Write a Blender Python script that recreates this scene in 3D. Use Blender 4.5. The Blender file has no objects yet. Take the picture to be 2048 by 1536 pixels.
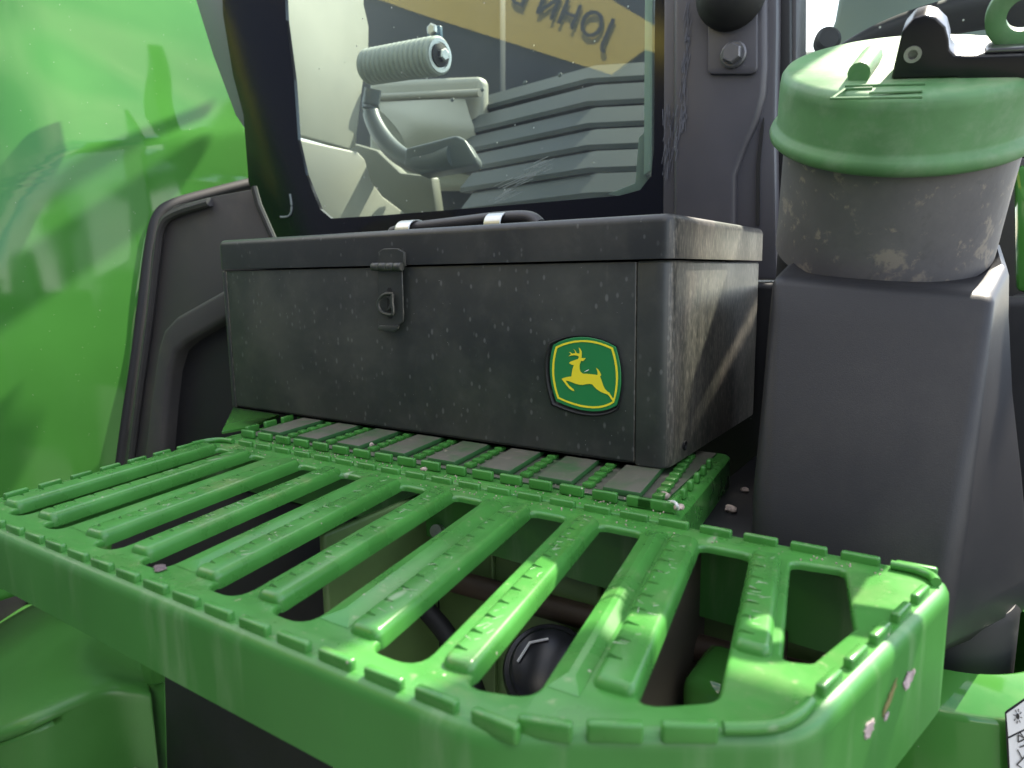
import bpy, bmesh, math, random
from mathutils import Vector, Matrix
from mathutils.geometry import tessellate_polygon
random.seed(7)
scn = bpy.context.scene
COL = scn.collection
PI = math.pi

# ------------------------------------------------------------------ camera
CAM = Vector((0.1887, -0.4978, 0.1485))
PITCH, YAW, ROLL, FPX = 0.1542, -0.5828, -0.0144, 1420.0
fw = Vector((math.sin(YAW)*math.cos(PITCH), math.cos(YAW)*math.cos(PITCH), -math.sin(PITCH)))
r0 = Vector((math.cos(YAW), -math.sin(YAW), 0)); u0 = r0.cross(fw)
RT = r0*math.cos(ROLL) + u0*math.sin(ROLL)
UP = -r0*math.sin(ROLL) + u0*math.cos(ROLL)
cd = bpy.data.cameras.new("camera"); cam = bpy.data.objects.new("camera", cd); COL.objects.link(cam)
M = Matrix((RT, UP, -fw)).transposed().to_4x4(); M.translation = CAM
cam.matrix_world = M
cd.sensor_width = 36; cd.lens = 36*FPX/2048; cd.clip_start = 0.01; cd.clip_end = 500
cd.dof.use_dof = True; cd.dof.focus_distance = 0.60; cd.dof.aperture_fstop = 11
scn.camera = cam

# ------------------------------------------------------------------ sky, sun, exposure
SUN = Vector((0.30, 1.0, 1.20)).normalized()
EL = math.asin(SUN.z); AZ = math.atan2(SUN.x, SUN.y)
w = bpy.data.worlds.new("World"); scn.world = w; w.use_nodes = True
nt = w.node_tree; nt.nodes.clear()
def wn(t, **k):
    n = nt.nodes.new(t)
    for a, b in k.items(): setattr(n, a, b)
    return n
out = wn("ShaderNodeOutputWorld"); bg = wn("ShaderNodeBackground"); bg.inputs[1].default_value = 0.15
sky = wn("ShaderNodeTexSky", sky_type='NISHITA'); sky.sun_disc = False
sky.sun_elevation = EL; sky.sun_rotation = AZ
sky.air_density = 1.0; sky.dust_density = 0.6
tc = wn("ShaderNodeTexCoord")
mp = wn("ShaderNodeMapping"); mp.inputs['Scale'].default_value = (1.2, 1.2, 3.6)
nz = wn("ShaderNodeTexNoise"); nz.inputs['Scale'].default_value = 1.7; nz.inputs['Detail'].default_value = 8; nz.inputs['Roughness'].default_value = .6; nz.inputs['Distortion'].default_value = .5
rp = wn("ShaderNodeValToRGB"); rp.color_ramp.elements[0].position = .42; rp.color_ramp.elements[1].position = .62
mx = wn("ShaderNodeMix", data_type='RGBA'); mx.inputs[7].default_value = (7.5, 7.3, 7.0, 1)
nt.links.new(tc.outputs['Generated'], mp.inputs[0]); nt.links.new(mp.outputs[0], nz.inputs['Vector'])
nt.links.new(nz.outputs[0], rp.inputs[0]); nt.links.new(rp.outputs[0], mx.inputs[0])
nt.links.new(sky.outputs[0], mx.inputs[6]); nt.links.new(mx.outputs[2], bg.inputs[0]); nt.links.new(bg.outputs[0], out.inputs[0])
sd = bpy.data.lights.new("sun", 'SUN'); sd.energy = 4.6; sd.angle = math.radians(0.5); sd.color = (1, .92, .78)
so = bpy.data.objects.new("sun", sd); COL.objects.link(so); so.rotation_euler = SUN.to_track_quat('Z', 'Y').to_euler()
scn.view_settings.view_transform = 'Standard'; scn.view_settings.look = 'None'; scn.view_settings.gamma = 1
scn.view_settings.exposure = 1.68
scn.cycles.use_denoising = True
scn.cycles.max_bounces = 10; scn.cycles.transparent_max_bounces = 16

# ------------------------------------------------------------------ helpers
def ray(px, py): return fw + RT*((px-1024)/FPX) - UP*((py-768)/FPX)
def at(px, py, ax, v):
    """the point where a sight line measured on the photograph meets the real plane x, y or z = v"""
    d = ray(px, py); return CAM + d*((v-CAM[ax])/d[ax])

def setp(o, label=None, cat=None, group=None, kind=None):
    if label: o["label"] = label
    if cat: o["category"] = cat
    if group: o["group"] = group
    if kind: o["kind"] = kind
    return o
def par(o, p):
    if p is not None:
        o.parent = p; o.matrix_parent_inverse = p.matrix_world.inverted()
def empty(name, loc, parent=None):
    o = bpy.data.objects.new(name, None); COL.objects.link(o); o.location = loc; o.empty_display_size = .02
    o.matrix_world = Matrix.Translation(Vector(loc)); par(o, parent); return o
def obj(name, bm, m, parent=None, ang=40, smooth=True):
    me = bpy.data.meshes.new(name)
    if isinstance(bm, tuple): me.from_pydata(*bm)
    else:
        bmesh.ops.recalc_face_normals(bm, faces=bm.faces)
        bm.to_mesh(me); bm.free()
    if smooth and len(me.polygons):
        me.shade_smooth(); me.set_sharp_from_angle(angle=math.radians(ang))
    me.materials.append(m)
    o = bpy.data.objects.new(name, me); COL.objects.link(o); par(o, parent); return o
def inst(name, me, loc, rotz, parent):
    o = bpy.data.objects.new(name, me); COL.objects.link(o)
    mw = Matrix.Translation(Vector(loc)) @ Matrix.Rotation(rotz, 4, 'Z')
    o.matrix_world = mw
    if parent: o.parent = parent; o.matrix_parent_inverse = parent.matrix_world.inverted(); o.matrix_basis = mw
    return o
def bevel(bm, r, seg=3, ang=30, edges=None):
    es = edges if edges is not None else [e for e in bm.edges if len(e.link_faces) == 2 and e.calc_face_angle(0) > math.radians(ang)]
    if es: bmesh.ops.bevel(bm, geom=es, offset=r, offset_type='OFFSET', segments=seg, profile=.5, affect='EDGES', clamp_overlap=True)
    return bm
def box(x0, x1, y0, y1, z0, z1, r=0, seg=3, bm=None):
    b = bmesh.new(); bmesh.ops.create_cube(b, size=1)
    for v in b.verts: v.co = Vector((x0+(v.co.x+.5)*(x1-x0), y0+(v.co.y+.5)*(y1-y0), z0+(v.co.z+.5)*(z1-z0)))
    if r: bevel(b, r, seg)
    return join(bm, b)
def join(bm, b):
    if bm is None: return b
    me = bpy.data.meshes.new("tmp"); b.to_mesh(me); b.free(); bm.from_mesh(me); bpy.data.meshes.remove(me); return bm
def prism(pts, vec, r=0, seg=2, bm=None, ang=30):
    b = bmesh.new(); vec = Vector(vec)
    a = [b.verts.new(Vector(p)) for p in pts]; c = [b.verts.new(Vector(p)+vec) for p in pts]; n = len(pts)
    b.faces.new(a); b.faces.new(c[::-1])
    for i in range(n): b.faces.new((a[i], a[(i+1) % n], c[(i+1) % n], c[i]))
    bmesh.ops.recalc_face_normals(b, faces=b.faces)
    if r: bevel(b, r, seg, ang)
    bmesh.ops.triangulate(b, faces=[f for f in b.faces if len(f.verts) > 4])
    return join(bm, b)
def loft(loops, cap=True, closed=True, bm=None):
    b = bmesh.new(); L = [[b.verts.new(Vector(p)) for p in l] for l in loops]; n = len(L[0])
    for i in range(len(L)-1):
        for j in range(n if closed else n-1):
            k = (j+1) % n; b.faces.new((L[i][j], L[i][k], L[i+1][k], L[i+1][j]))
    if cap and closed:
        b.faces.new(L[0][::-1]); b.faces.new(L[-1])
    return join(bm, b)
def frame_of(ax):
    ax = Vector(ax).normalized(); t = Vector((0, 1, 0)) if abs(ax.y) < .9 else Vector((1, 0, 0))
    e1 = t.cross(ax).normalized(); return ax, e1, ax.cross(e1)
def lathe(prof, c, ax, n=64, bm=None, cap=True):
    ax, e1, e2 = frame_of(ax); c = Vector(c)
    loops = [[c+ax*h+(e1*math.cos(2*PI*i/n)+e2*math.sin(2*PI*i/n))*max(r, 1e-5) for i in range(n)] for r, h in prof]
    return loft(loops, cap, True, bm)
def smooth_path(pts, k=6):
    P = [Vector(p) for p in pts]; o = []
    for i in range(len(P)-1):
        a = P[max(i-1, 0)]; b = P[i]; c = P[i+1]; d = P[min(i+2, len(P)-1)]
        for j in range(k):
            t = j/k; o.append(.5*((2*b)+(c-a)*t+(2*a-5*b+4*c-d)*t*t+(3*b-a-3*c+d)*t**3))
    o.append(P[-1]); return o
def tube(pts, r, n=12, bm=None, flat=1.0, upv=(0, 0, 1), r1=None):
    loops = []
    for i, p in enumerate(pts):
        t = (pts[min(i+1, len(pts)-1)]-pts[max(i-1, 0)]).normalized()
        s = t.cross(Vector(upv)).normalized(); u = s.cross(t)
        rr = r if r1 is None else r+(r1-r)*i/(len(pts)-1)
        loops.append([p+(s*math.cos(2*PI*k/n)*flat+u*math.sin(2*PI*k/n))*rr for k in range(n)])
    return loft(loops, True, True, bm)
def roundpoly(pts, rad, k=6):
    """2-D outline with rounded corners; rad a number or one per corner"""
    o = []; n = len(pts); P = [Vector((p[0], p[1])) for p in pts]
    for i in range(n):
        r = rad[i] if isinstance(rad, (list, tuple)) else rad
        a = (P[i-1]-P[i]); b = (P[(i+1) % n]-P[i]); la, lb = a.length, b.length; a.normalize(); b.normalize()
        th = a.angle(b); 
        if r <= 0 or th > PI-.02: o.append(P[i].copy()); continue
        d = min(r/math.tan(th/2), la*.48, lb*.48)
        for j in range(k+1):
            t = j/k; p0 = P[i]+a*d; p1 = P[i]; p2 = P[i]+b*d
            o.append(p0*(1-t)**2+p1*2*t*(1-t)+p2*t*t)
    return o
def inset(loop, d):
    """move a closed 2-D loop inwards (counter-clockwise loop, positive d) """
    n = len(loop); o = []
    for i in range(n):
        t1 = (loop[i]-loop[i-1]); t2 = (loop[(i+1) % n]-loop[i])
        if t1.length < 1e-9: t1 = t2
        if t2.length < 1e-9: t2 = t1
        t = (t1.normalized()+t2.normalized()).normalized(); nn = Vector((-t.y, t.x))
        c = max(.5, t.dot(t1.normalized())); o.append(loop[i]+nn*(d/c))
    return o
def ccw(loop):
    a = sum(loop[i-1].x*loop[i].y-loop[i].x*loop[i-1].y for i in range(len(loop)))
    return loop if a > 0 else loop[::-1]
def fillface(bm, loops3):
    """triangulated flat face with holes"""
    vs = []; 
    for l in loops3: vs += l
    for t in tessellate_polygon([[v.co for v in l] for l in loops3]):
        try: bm.faces.new([vs[i] for i in t])
        except ValueError: pass

# ------------------------------------------------------------------ materials
def material(name, base, rough=.4, metallic=0, spec=.5, coat=0, coat_rough=.05,
             var=None, bump=None, dust=None, specks=None, streaks=None, space='Object', side=None):
    m = bpy.data.materials.new(name); m.use_nodes = True; t = m.node_tree; N = t.nodes; L = t.links
    b = N['Principled BSDF']; b.inputs['Roughness'].default_value = rough; b.inputs['Metallic'].default_value = metallic
    b.inputs['Specular IOR Level'].default_value = spec
    b.inputs['Coat Weight'].default_value = coat; b.inputs['Coat Roughness'].default_value = coat_rough
    geo = N.new('ShaderNodeNewGeometry'); P = geo.outputs['Position']
    def noise(scale, detail=4, rgh=.55, sc=(1, 1, 1), dist=0):
        mpn = N.new('ShaderNodeMapping'); mpn.inputs['Scale'].default_value = sc; L.new(P, mpn.inputs[0])
        n = N.new('ShaderNodeTexNoise'); n.inputs['Scale'].default_value = scale; n.inputs['Detail'].default_value = detail
        n.inputs['Roughness'].default_value = rgh; n.inputs['Distortion'].default_value = dist; L.new(mpn.outputs[0], n.inputs['Vector']); return n.outputs[0]
    def ramp(x, a, c):
        r = N.new('ShaderNodeMapRange'); r.inputs[1].default_value = a; r.inputs[2].default_value = c; r.interpolation_type = 'SMOOTHSTEP'; L.new(x, r.inputs[0]); return r.outputs[0]
    def math_(op, x, y):
        n = N.new('ShaderNodeMath'); n.operation = op
        for i, q in enumerate((x, y)):
            if isinstance(q, (int, float)): n.inputs[i].default_value = q
            else: L.new(q, n.inputs[i])
        return n.outputs[0]
    def mix(f, a, c):
        n = N.new('ShaderNodeMix'); n.data_type = 'RGBA'
        if isinstance(f, (int, float)): n.inputs[0].default_value = f
        else: L.new(f, n.inputs[0])
        for i, q in ((6, a), (7, c)):
            if isinstance(q, tuple): n.inputs[i].default_value = (*q, 1) if len(q) == 3 else q
            else: L.new(q, n.inputs[i])
        return n.outputs[2]
    col = tuple(base); rg = rough
    if var:
        sc, amt = var; f = ramp(noise(sc, 5), .3, .7)
        col = mix(f, tuple(c*(1-amt) for c in base), tuple(min(1, c*(1+amt)) for c in base))
        rg = math_('ADD', math_('MULTIPLY', f, .1), rough-.05)
    masks = []
    if dust:   # colour, scale, low, high, strength [, up-facing only]
        for (dc, sc, lo, hi, st, *rest) in dust:
            f = ramp(noise(sc, 6, .65, dist=.3), lo, hi); f = math_('MULTIPLY', f, st)
            if rest and rest[0]:
                sx = N.new('ShaderNodeSeparateXYZ'); L.new(geo.outputs['Normal'], sx.inputs[0])
                f = math_('MULTIPLY', f, ramp(sx.outputs[2], .3, .9))
            col = mix(f, col, dc); masks.append(f)
    if streaks:  # colour, lo, hi, strength, scale vector
        for (dc, lo, hi, st, scv, sc) in streaks:
            f = math_('MULTIPLY', ramp(noise(sc, 5, .6, scv), lo, hi), st); col = mix(f, col, dc); masks.append(f)
    if specks:  # colour, scale, size, strength, stretch vector, coverage lo/hi
        for (dc, sc, size, st, scv, lo, hi) in specks:
            mpn = N.new('ShaderNodeMapping'); mpn.inputs['Scale'].default_value = scv; L.new(P, mpn.inputs[0])
            v = N.new('ShaderNodeTexVoronoi'); v.inputs['Scale'].default_value = sc; v.inputs['Randomness'].default_value = 1; L.new(mpn.outputs[0], v.inputs['Vector'])
            f = ramp(v.outputs['Distance'], size, size*.45)
            sxc = N.new('ShaderNodeSeparateColor'); L.new(v.outputs['Color'], sxc.inputs[0])
            f = math_('MULTIPLY', f, ramp(sxc.outputs[0], lo, hi)); f = math_('MULTIPLY', f, st)
            col = mix(f, col, dc); masks.append(f)
    if side:   # dust film on the +x face, colour brightened to make up for grazing sun
        sxn = N.new('ShaderNodeSeparateXYZ'); L.new(geo.outputs['True Normal'], sxn.inputs[0])
        fm = ramp(sxn.outputs[0], .55, .95)
        f1 = ramp(noise(90, 5, .6, (1, 1, .10)), .20, .85); f2 = ramp(noise(420, 3, .6, (1, 1, .30)), .42, .70); f3 = ramp(noise(10, 4, .6), .30, .70)
        f = math_('MULTIPLY', math_('ADD', math_('MULTIPLY', f1, .45), math_('MULTIPLY', f2, .55)), math_('ADD', math_('MULTIPLY', f3, .30), .40))
        f = math_('MULTIPLY', f, fm); col = mix(math_('MULTIPLY', f, .8), col, (.52, .455, .37)); masks.append(f)
    if isinstance(col, tuple): b.inputs['Base Color'].default_value = (*col, 1)
    else: L.new(col, b.inputs['Base Color'])
    for f in masks: rg = math_('MAXIMUM', rg, math_('MULTIPLY', f, .8)) if not isinstance(rg, float) else math_('MAXIMUM', math_('MULTIPLY', f, .8), rg)
    if not isinstance(rg, float): L.new(rg, b.inputs['Roughness'])
    if bump:
        sc, st, dist_ = bump; bn = N.new('ShaderNodeBump'); bn.inputs['Strength'].default_value = st; bn.inputs['Distance'].default_value = dist_
        L.new(noise(sc, 3), bn.inputs['Height']); L.new(bn.outputs[0], b.inputs['Normal'])
    return m

GREEN = (.056, .205, .036)
DUSTC = (.30, .27, .21)
paint = material("green_paint", GREEN, .075, coat=0, spec=.5, var=(5, .05), bump=(300, .03, .0006), specks=[((.5, .5, .4), 130, .10, .8, (1, 1, 1), .86, .9)])
cast = material("green_cast_paint", (.050, .17, .034), .36, coat=.0, spec=.4, var=(6, .10), bump=(420, .14, .0010))
plast = material("green_step_plastic", (.050, .205, .036), .30, var=(30, .12), bump=(600, .05, .0004),
                 dust=[((.22, .27, .13), 26, .46, .80, .30, True), ((.42, .38, .26), 190, .60, .74, .45, True), ((.40, .33, .19), 13, .58, .76, .38, True)],
                 specks=[((.52, .46, .38), 150, .13, .8, (1, 1, 1), .88, .93), ((.36, .42, .30), 70, .22, .5, (1, .35, 1), .82, .92)])
skirtm = material("green_step_skirt", (.048, .195, .036), .36, var=(14, .07), bump=(500, .04, .0004),
                  streaks=[((.30, .42, .24), .52, .80, .42, (1, 1, .14), 38)], specks=[((.5, .5, .42), 110, .09, .7, (1, 1, 1), .95, .97)])
capm = material("green_cap_plastic", (.105, .255, .098), .52, var=(22, .15), dust=[((.34, .37, .24), 34, .40, .75, .5, True), ((.24, .36, .22), 46, .42, .75, .5)], bump=(300, .06, .0006))
traym = material("dusty_tray", (.028, .110, .030), .55, dust=[((.115, .098, .083), 18, .25, .55, .85, True), ((.22, .19, .16), 90, .55, .75, .5, True)])
plinthm = material("dark_green_inner", (.13, .215, .075), .4, var=(12, .15))
blackbox = material("black_box_paint", (.026, .029, .028), .42, var=(9, .12), bump=(700, .04, .0004), side=True,
                    dust=[((.13, .13, .105), 6, .38, .80, .40), ((.10, .10, .09), 45, .45, .8, .25)],
                    streaks=[((.16, .15, .125), .62, .85, .18, (1, 1, .10), 110)],
                    specks=[((.17, .175, .17), 150, .24, .40, (1, 1, .6), .25, .75), ((.18, .185, .18), 80, .15, .40, (1, 1, .5), .50, .85), ((.5, .5, .48), 260, .085, .8, (1, 1, 1), .91, .95)])
blacklid = material("black_lid_paint", (.025, .027, .028), .42, var=(9, .12), bump=(600, .05, .0004), side=True, dust=[((.13, .12, .10), 9, .45, .85, .40), ((.11, .11, .10), 50, .5, .8, .25)],
                    specks=[((.17, .175, .18), 150, .22, .38, (1, 1, .6), .35, .8), ((.5, .5, .48), 260, .08, .8, (1, 1, 1), .93, .96)])
black = material("black_plastic", (.015, .015, .017), .52, spec=.35, var=(14, .12), bump=(900, .12, .0006), specks=[((.4, .4, .4), 150, .06, .8, (1, 1, 1), .94, .96)])
blackg = material("black_gloss_frit", (.006, .006, .008), .12, specks=[((.3, .3, .3), 160, .06, .7, (1, 1, 1), .95, .97)])
grain = material("grained_black_plastic", (.020, .020, .023), .46, spec=.4, bump=(1300, .22, .0006), dust=[((.07, .066, .062), 9, .45, .85, .35)], specks=[((.4, .4, .4), 130, .05, .8, (1, 1, 1), .94, .96)])
darkgrey = material("dark_grey_plastic", (.056, .053, .055), .50, spec=.4, var=(8, .08), bump=(1200, .15, .0005), dust=[((.16, .14, .12), 10, .5, .85, .3)])
pillarm = material("pillar_paint", (.078, .075, .086), .40, var=(7, .06), bump=(900, .06, .0004), specks=[((.5, .5, .5), 120, .07, .8, (1, 1, 1), .94, .96)],
                   dust=[((.13, .12, .13), 6, .5, .8, .25)])
scuff = material("chalky_scuff", (.125, .13, .155), .75)
rubber = material("rubber", (.012, .012, .013), .6)
steel = material("zinc_steel", (.45, .45, .44), .35, metallic=.9, var=(40, .2))
boltm = material("dull_bolt", (.16, .16, .17), .45, metallic=.6, bump=(400, .2, .001))
chrome = material("chrome", (.55, .56, .54), .36, metallic=.9)
beige = material("beige_trim_plastic", (.34, .335, .28), .5, var=(6, .05), bump=(1400, .2, .0006))
beiged = material("beige_lower_trim", (.29, .28, .235), .5, var=(6, .05), bump=(1400, .2, .0006))
gripm = material("grey_rubber_bellows", (.36, .38, .34), .5)
armm = material("grey_control_arm", (.10, .115, .115), .42)
matm = material("ribbed_floor_cover", (.036, .046, .043), .58, var=(8, .15), bump=(400, .2, .001))
matd = material("cab_floor_rubber", (.055, .07, .066), .6, var=(10, .2))
mudm = material("mud_splashed_collar", (.135, .132, .136), .6, var=(16, .12),
                dust=[((.19, .182, .172), 18, .45, .80, .6), ((.36, .315, .25), 33, .545, .62, .55), ((.36, .31, .24), 95, .60, .67, .5), ((.12, .118, .12), 70, .58, .64, .6)], bump=(90, .2, .002))
yellow = material("decal_yellow", (.85, .70, .035), .35)
badgeg = material("badge_green", (.02, .20, .06), .35)
white = material("decal_white", (.78, .77, .76), .35)
inkm = material("decal_ink", (.02, .02, .022), .4)
stone = material("stone", (.42, .33, .28), .8, var=(300, .3), bump=(500, .5, .002))
leafm = material("dry_husk", (.70, .64, .52), .7)
mudc = material("mud_crumb", (.16, .12, .125), .9, bump=(700, .8, .003))
chip = material("bare_primer_chip", (.42, .33, .33), .6, var=(200, .3))
rust = material("brown_scrape", (.19, .17, .06), .6)
navy = material("navy_machine_paint", (.012, .016, .035), .35)
stripem = material("yellow_stripe", (.75, .62, .13), .4)
gravel = material("gravel_ground", (.085, .083, .075), .9, var=(3, .25), bump=(60, .8, .02))

def glass_mat(name, ior=1.75, tint=(.86, .93, .88), dirt=.045):
    m = bpy.data.materials.new(name); m.use_nodes = True; t = m.node_tree; N = t.nodes; L = t.links; N.clear()
    o = N.new('ShaderNodeOutputMaterial'); tr = N.new('ShaderNodeBsdfTransparent'); tr.inputs[0].default_value = (*tint, 1)
    gl = N.new('ShaderNodeBsdfGlossy'); gl.inputs['Roughness'].default_value = .0
    fr = N.new('ShaderNodeFresnel'); fr.inputs[0].default_value = ior
    mx = N.new('ShaderNodeMixShader'); g0 = N.new('ShaderNodeNewGeometry'); inv = N.new('ShaderNodeMath'); inv.operation = 'SUBTRACT'; inv.inputs[0].default_value = 1; L.new(g0.outputs['Backfacing'], inv.inputs[1])
    mf = N.new('ShaderNodeMath'); mf.operation = 'MULTIPLY'; L.new(fr.outputs[0], mf.inputs[0]); L.new(inv.outputs[0], mf.inputs[1])
    L.new(mf.outputs[0], mx.inputs[0]); L.new(tr.outputs[0], mx.inputs[1]); L.new(gl.outputs[0], mx.inputs[2])
    df = N.new('ShaderNodeBsdfDiffuse'); df.inputs[0].default_value = (.6, .62, .58, 1)
    g = N.new('ShaderNodeNewGeometry')
    v = N.new('ShaderNodeTexVoronoi'); v.inputs['Scale'].default_value = 70; L.new(g.outputs['Position'], v.inputs['Vector'])
    r1 = N.new('ShaderNodeMapRange'); r1.inputs[1].default_value = .11; r1.inputs[2].default_value = .05; r1.inputs[4].default_value = .8; L.new(v.outputs['Distance'], r1.inputs[0])
    sc = N.new('ShaderNodeSeparateColor'); L.new(v.outputs['Color'], sc.inputs[0])
    gt = N.new('ShaderNodeMath'); gt.operation = 'GREATER_THAN'; gt.inputs[1].default_value = .82; L.new(sc.outputs[0], gt.inputs[0])
    ml = N.new('ShaderNodeMath'); ml.operation = 'MULTIPLY'; L.new(r1.outputs[0], ml.inputs[0]); L.new(gt.outputs[0], ml.inputs[1])
    n = N.new('ShaderNodeTexNoise'); n.inputs['Scale'].default_value = 9; n.inputs['Detail'].default_value = 6; L.new(g.outputs['Position'], n.inputs['Vector'])
    r2 = N.new('ShaderNodeMapRange'); r2.inputs[1].default_value = .4; r2.inputs[2].default_value = .8; r2.inputs[3].default_value = dirt*.3; r2.inputs[4].default_value = dirt*1.2; L.new(n.outputs[0], r2.inputs[0])
    ad = N.new('ShaderNodeMath'); ad.operation = 'ADD'; ad.use_clamp = True; L.new(ml.outputs[0], ad.inputs[0]); L.new(r2.outputs[0], ad.inputs[1])
    m2 = N.new('ShaderNodeMixShader'); L.new(ad.outputs[0], m2.inputs[0]); L.new(mx.outputs[0], m2.inputs[1]); L.new(df.outputs[0], m2.inputs[2])
    L.new(m2.outputs[0], o.inputs[0]); return m
glass = glass_mat("window_glass")
glass2 = glass_mat("front_glass", 1.5, (.9, .94, .92), .03)

# ------------------------------------------------------------------ ground
g = obj("ground", box(-60, 60, -60, 60, -1.35, -1.25), gravel); setp(g, kind="structure")

tractor = setp(empty("tractor", (-.4, .5, -1.25)), "green tractor with a black cab, seen close up at its step and fuel filler", "tractor")

# ------------------------------------------------------------------ cab window, pillar
YG = .30
def gy(px, py, y=YG): return at(px, py, 1, y)
# opaque black border of the pane, with the clear opening left free
outer = [gy(440, -120), gy(446, 30), gy(466, 150), gy(487, 230), gy(497, 365), gy(513, 400), gy(545, 480), gy(560, 560), gy(1331, 560), gy(1331, -120)]
inner = [gy(566, -100), gy(572, 40), gy(588, 160), gy(596, 280), gy(612, 350), gy(640, 418), gy(662, 437), gy(760, 431), gy(950, 416), gy(1150, 399), gy(1240, 391), gy(1280, 380), gy(1302, 352), gy(1308, 300), gy(1309, 100), gy(1311, -100)]
bm = bmesh.new()
lo = [[bm.verts.new(p) for p in outer], [bm.verts.new(p) for p in inner]]
fillface(bm, lo)
r = bmesh.ops.extrude_face_region(bm, geom=bm.faces[:])
for v in r['geom']:
    if isinstance(v, bmesh.types.BMVert): v.co.y += .006
border = obj("window_border", bm, blackg, tractor, smooth=False)
pane = obj("window_glass", prism([p+Vector((0, .0015, 0)) for p in [gy(560, -110), gy(566, 40), gy(585, 280), gy(600, 350), gy(640, 445), gy(1315, 400), gy(1318, -110)]], (0, .003, 0)), glass, border, smooth=False)
# pane edge and gasket strip inside the right-hand edge
obj("gasket", prism([gy(1290, -110, .306), gy(1306, -110, .306), gy(1304, 340, .306), gy(1287, 350, .306)], (0, .012, 0), .001), material("pale_gasket", (.36, .42, .38), .3), border)
obj("gasket_corner", prism([gy(1277, 275, .32), gy(1290, 262, .32), gy(1296, 380, .32), gy(1240, 392, .32), gy(1215, 388, .32), gy(1270, 366, .32)], (0, .012, 0), .001), material("grey_gasket", (.17, .21, .19), .45), border)
# printed J-shaped mark on the border
jp = [gy(580, 388, YG-.0012), gy(583, 410, YG-.0012), gy(582, 425, YG-.0012), gy(575, 433, YG-.0012), gy(561, 434, YG-.0012)]
obj("printed_mark", tube(smooth_path(jp, 5), .0016, 8, flat=1), material("mark_grey", (.22, .26, .27), .5), border)

pil = [gy(1330, -140), gy(1556, -140), gy(1556, 60), gy(1552, 300), gy(1556, 560), gy(1326, 560)]
pillar = obj("cab_pillar", prism([p+Vector((0, -.004, 0)) for p in pil], (0, .06, 0), .004), pillarm, tractor)
ov = [gy(1345, -140, .288), gy(1532, -140, .288), gy(1533, 130, .288), gy(1529, 190, .288), gy(1515, 240, .288), gy(1490, 295, .288), gy(1470, 350, .288), gy(1468, 560, .288), gy(1345, 560, .288)]
obj("pillar_skin", prism(ov, (0, .02, 0), .006, 3), pillarm, pillar)
obj("pillar_channel", prism([gy(1527, 235, .293), gy(1520, 260, .293), gy(1512, 330, .293), gy(1511, 450, .293), gy(1518, 450, .293), gy(1519, 330, .293), gy(1526, 260, .293)], (0, .004, 0)), rubber, pillar)
mp2 = [Vector((v.x, 0, v.y)) for v in roundpoly([(gy(a, b, .283).x, gy(a, b, .283).z) for a, b in ((1415, -140), (1415, 148), (1514, 148), (1514, -140))], [0, .007, .007, 0])]
mp2 = [Vector((p.x, .283, p.z)) for p in mp2]
obj("mounting_plate", prism(mp2, (0, .006, 0), .0018, 2), pillarm, pillar)
c = gy(1468, 110, .283)
bm = lathe([(.0135, 0), (.0135, .003), (.012, .0042)], c, (0, -1, 0), 32)
bm = lathe([(.0105, .004), (.0105, .0095), (.0088, .011)], c, (0, -1, 0), 6, bm)
obj("bolt", bm, boltm, pillar, 25)
c = gy(1464, -12, .283)
obj("rubber_dome", lathe([(.036, 0), (.036, .006), (.033, .012), (.027, .02), (.018, .026), (.006, .029)], c, (0, -1, 0), 40), rubber, pillar)
# chalky scuff smears along the pillar's edge
bm = bmesh.new(); rs = random.Random(3)
for (cx, cy, wd, hh, n) in ((1376, 60, 10, 150, 34), (1368, 190, 9, 110, 26), (1346, 265, 26, 80, 38), (1338, 320, 14, 60, 14)):
    for i in range(n):
        x = cx+rs.gauss(0, wd*.35); y = cy+rs.uniform(-hh, hh)*.6; l = rs.uniform(6, 22); wv = rs.uniform(.25, .75); sl = rs.uniform(-.5, .1)
        yy = .2865 if x > 1350 else .2945
        q = [gy(x-wv, y-l, yy), gy(x+wv, y-l+1, yy), gy(x+wv+sl*l, y+l, yy), gy(x-wv+sl*l, y+l-2, yy)]
        prism(q, (0, .0002, 0), bm=bm)
o = obj("scuff_marks", bm, scuff, pillar, smooth=False); setp(o, kind="stuff")

# wiped smear on the pane
bm = bmesh.new()
for i in range(38):
    t = rs.random(); x = 1005+t*85+rs.gauss(0, 6); y = 392-t*62+rs.gauss(0, 9); l = rs.uniform(8, 26); wv = rs.uniform(.3, .8)
    q = [gy(x-l, y+l*.42-wv, .2992), gy(x+l, y-l*.50-wv, .2992), gy(x+l, y-l*.50+wv, .2992), gy(x-l, y+l*.42+wv, .2992)]
    prism(q, (0, .0002, 0), bm=bm)
o = obj("pane_smear", bm, material("pale_smear", (.26, .30, .29), .8), border, smooth=False); setp(o, kind="stuff")

# dark door gap and frame right of the pillar
obj("door_seal", prism([gy(1553, -140, .312), gy(1580, -140, .312), gy(1582, 470, .312), gy(1568, 455, .312), gy(1553, 380, .312)], (0, .05, 0), .003), rubber, tractor)
fr2 = obj("front_window_frame", prism([gy(1576, -140, .322), gy(1594, -140, .322), gy(1592, 560, .322), gy(1576, 560, .322)], (0, .05, 0), .003), darkgrey, tractor)
obj("front_window_glass", prism([gy(1590, -140, .34), gy(2120, -140, .34), gy(2120, 200, .34), gy(1590, 200, .34)], (0, .004, 0)), glass2, fr2, smooth=False)

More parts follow.
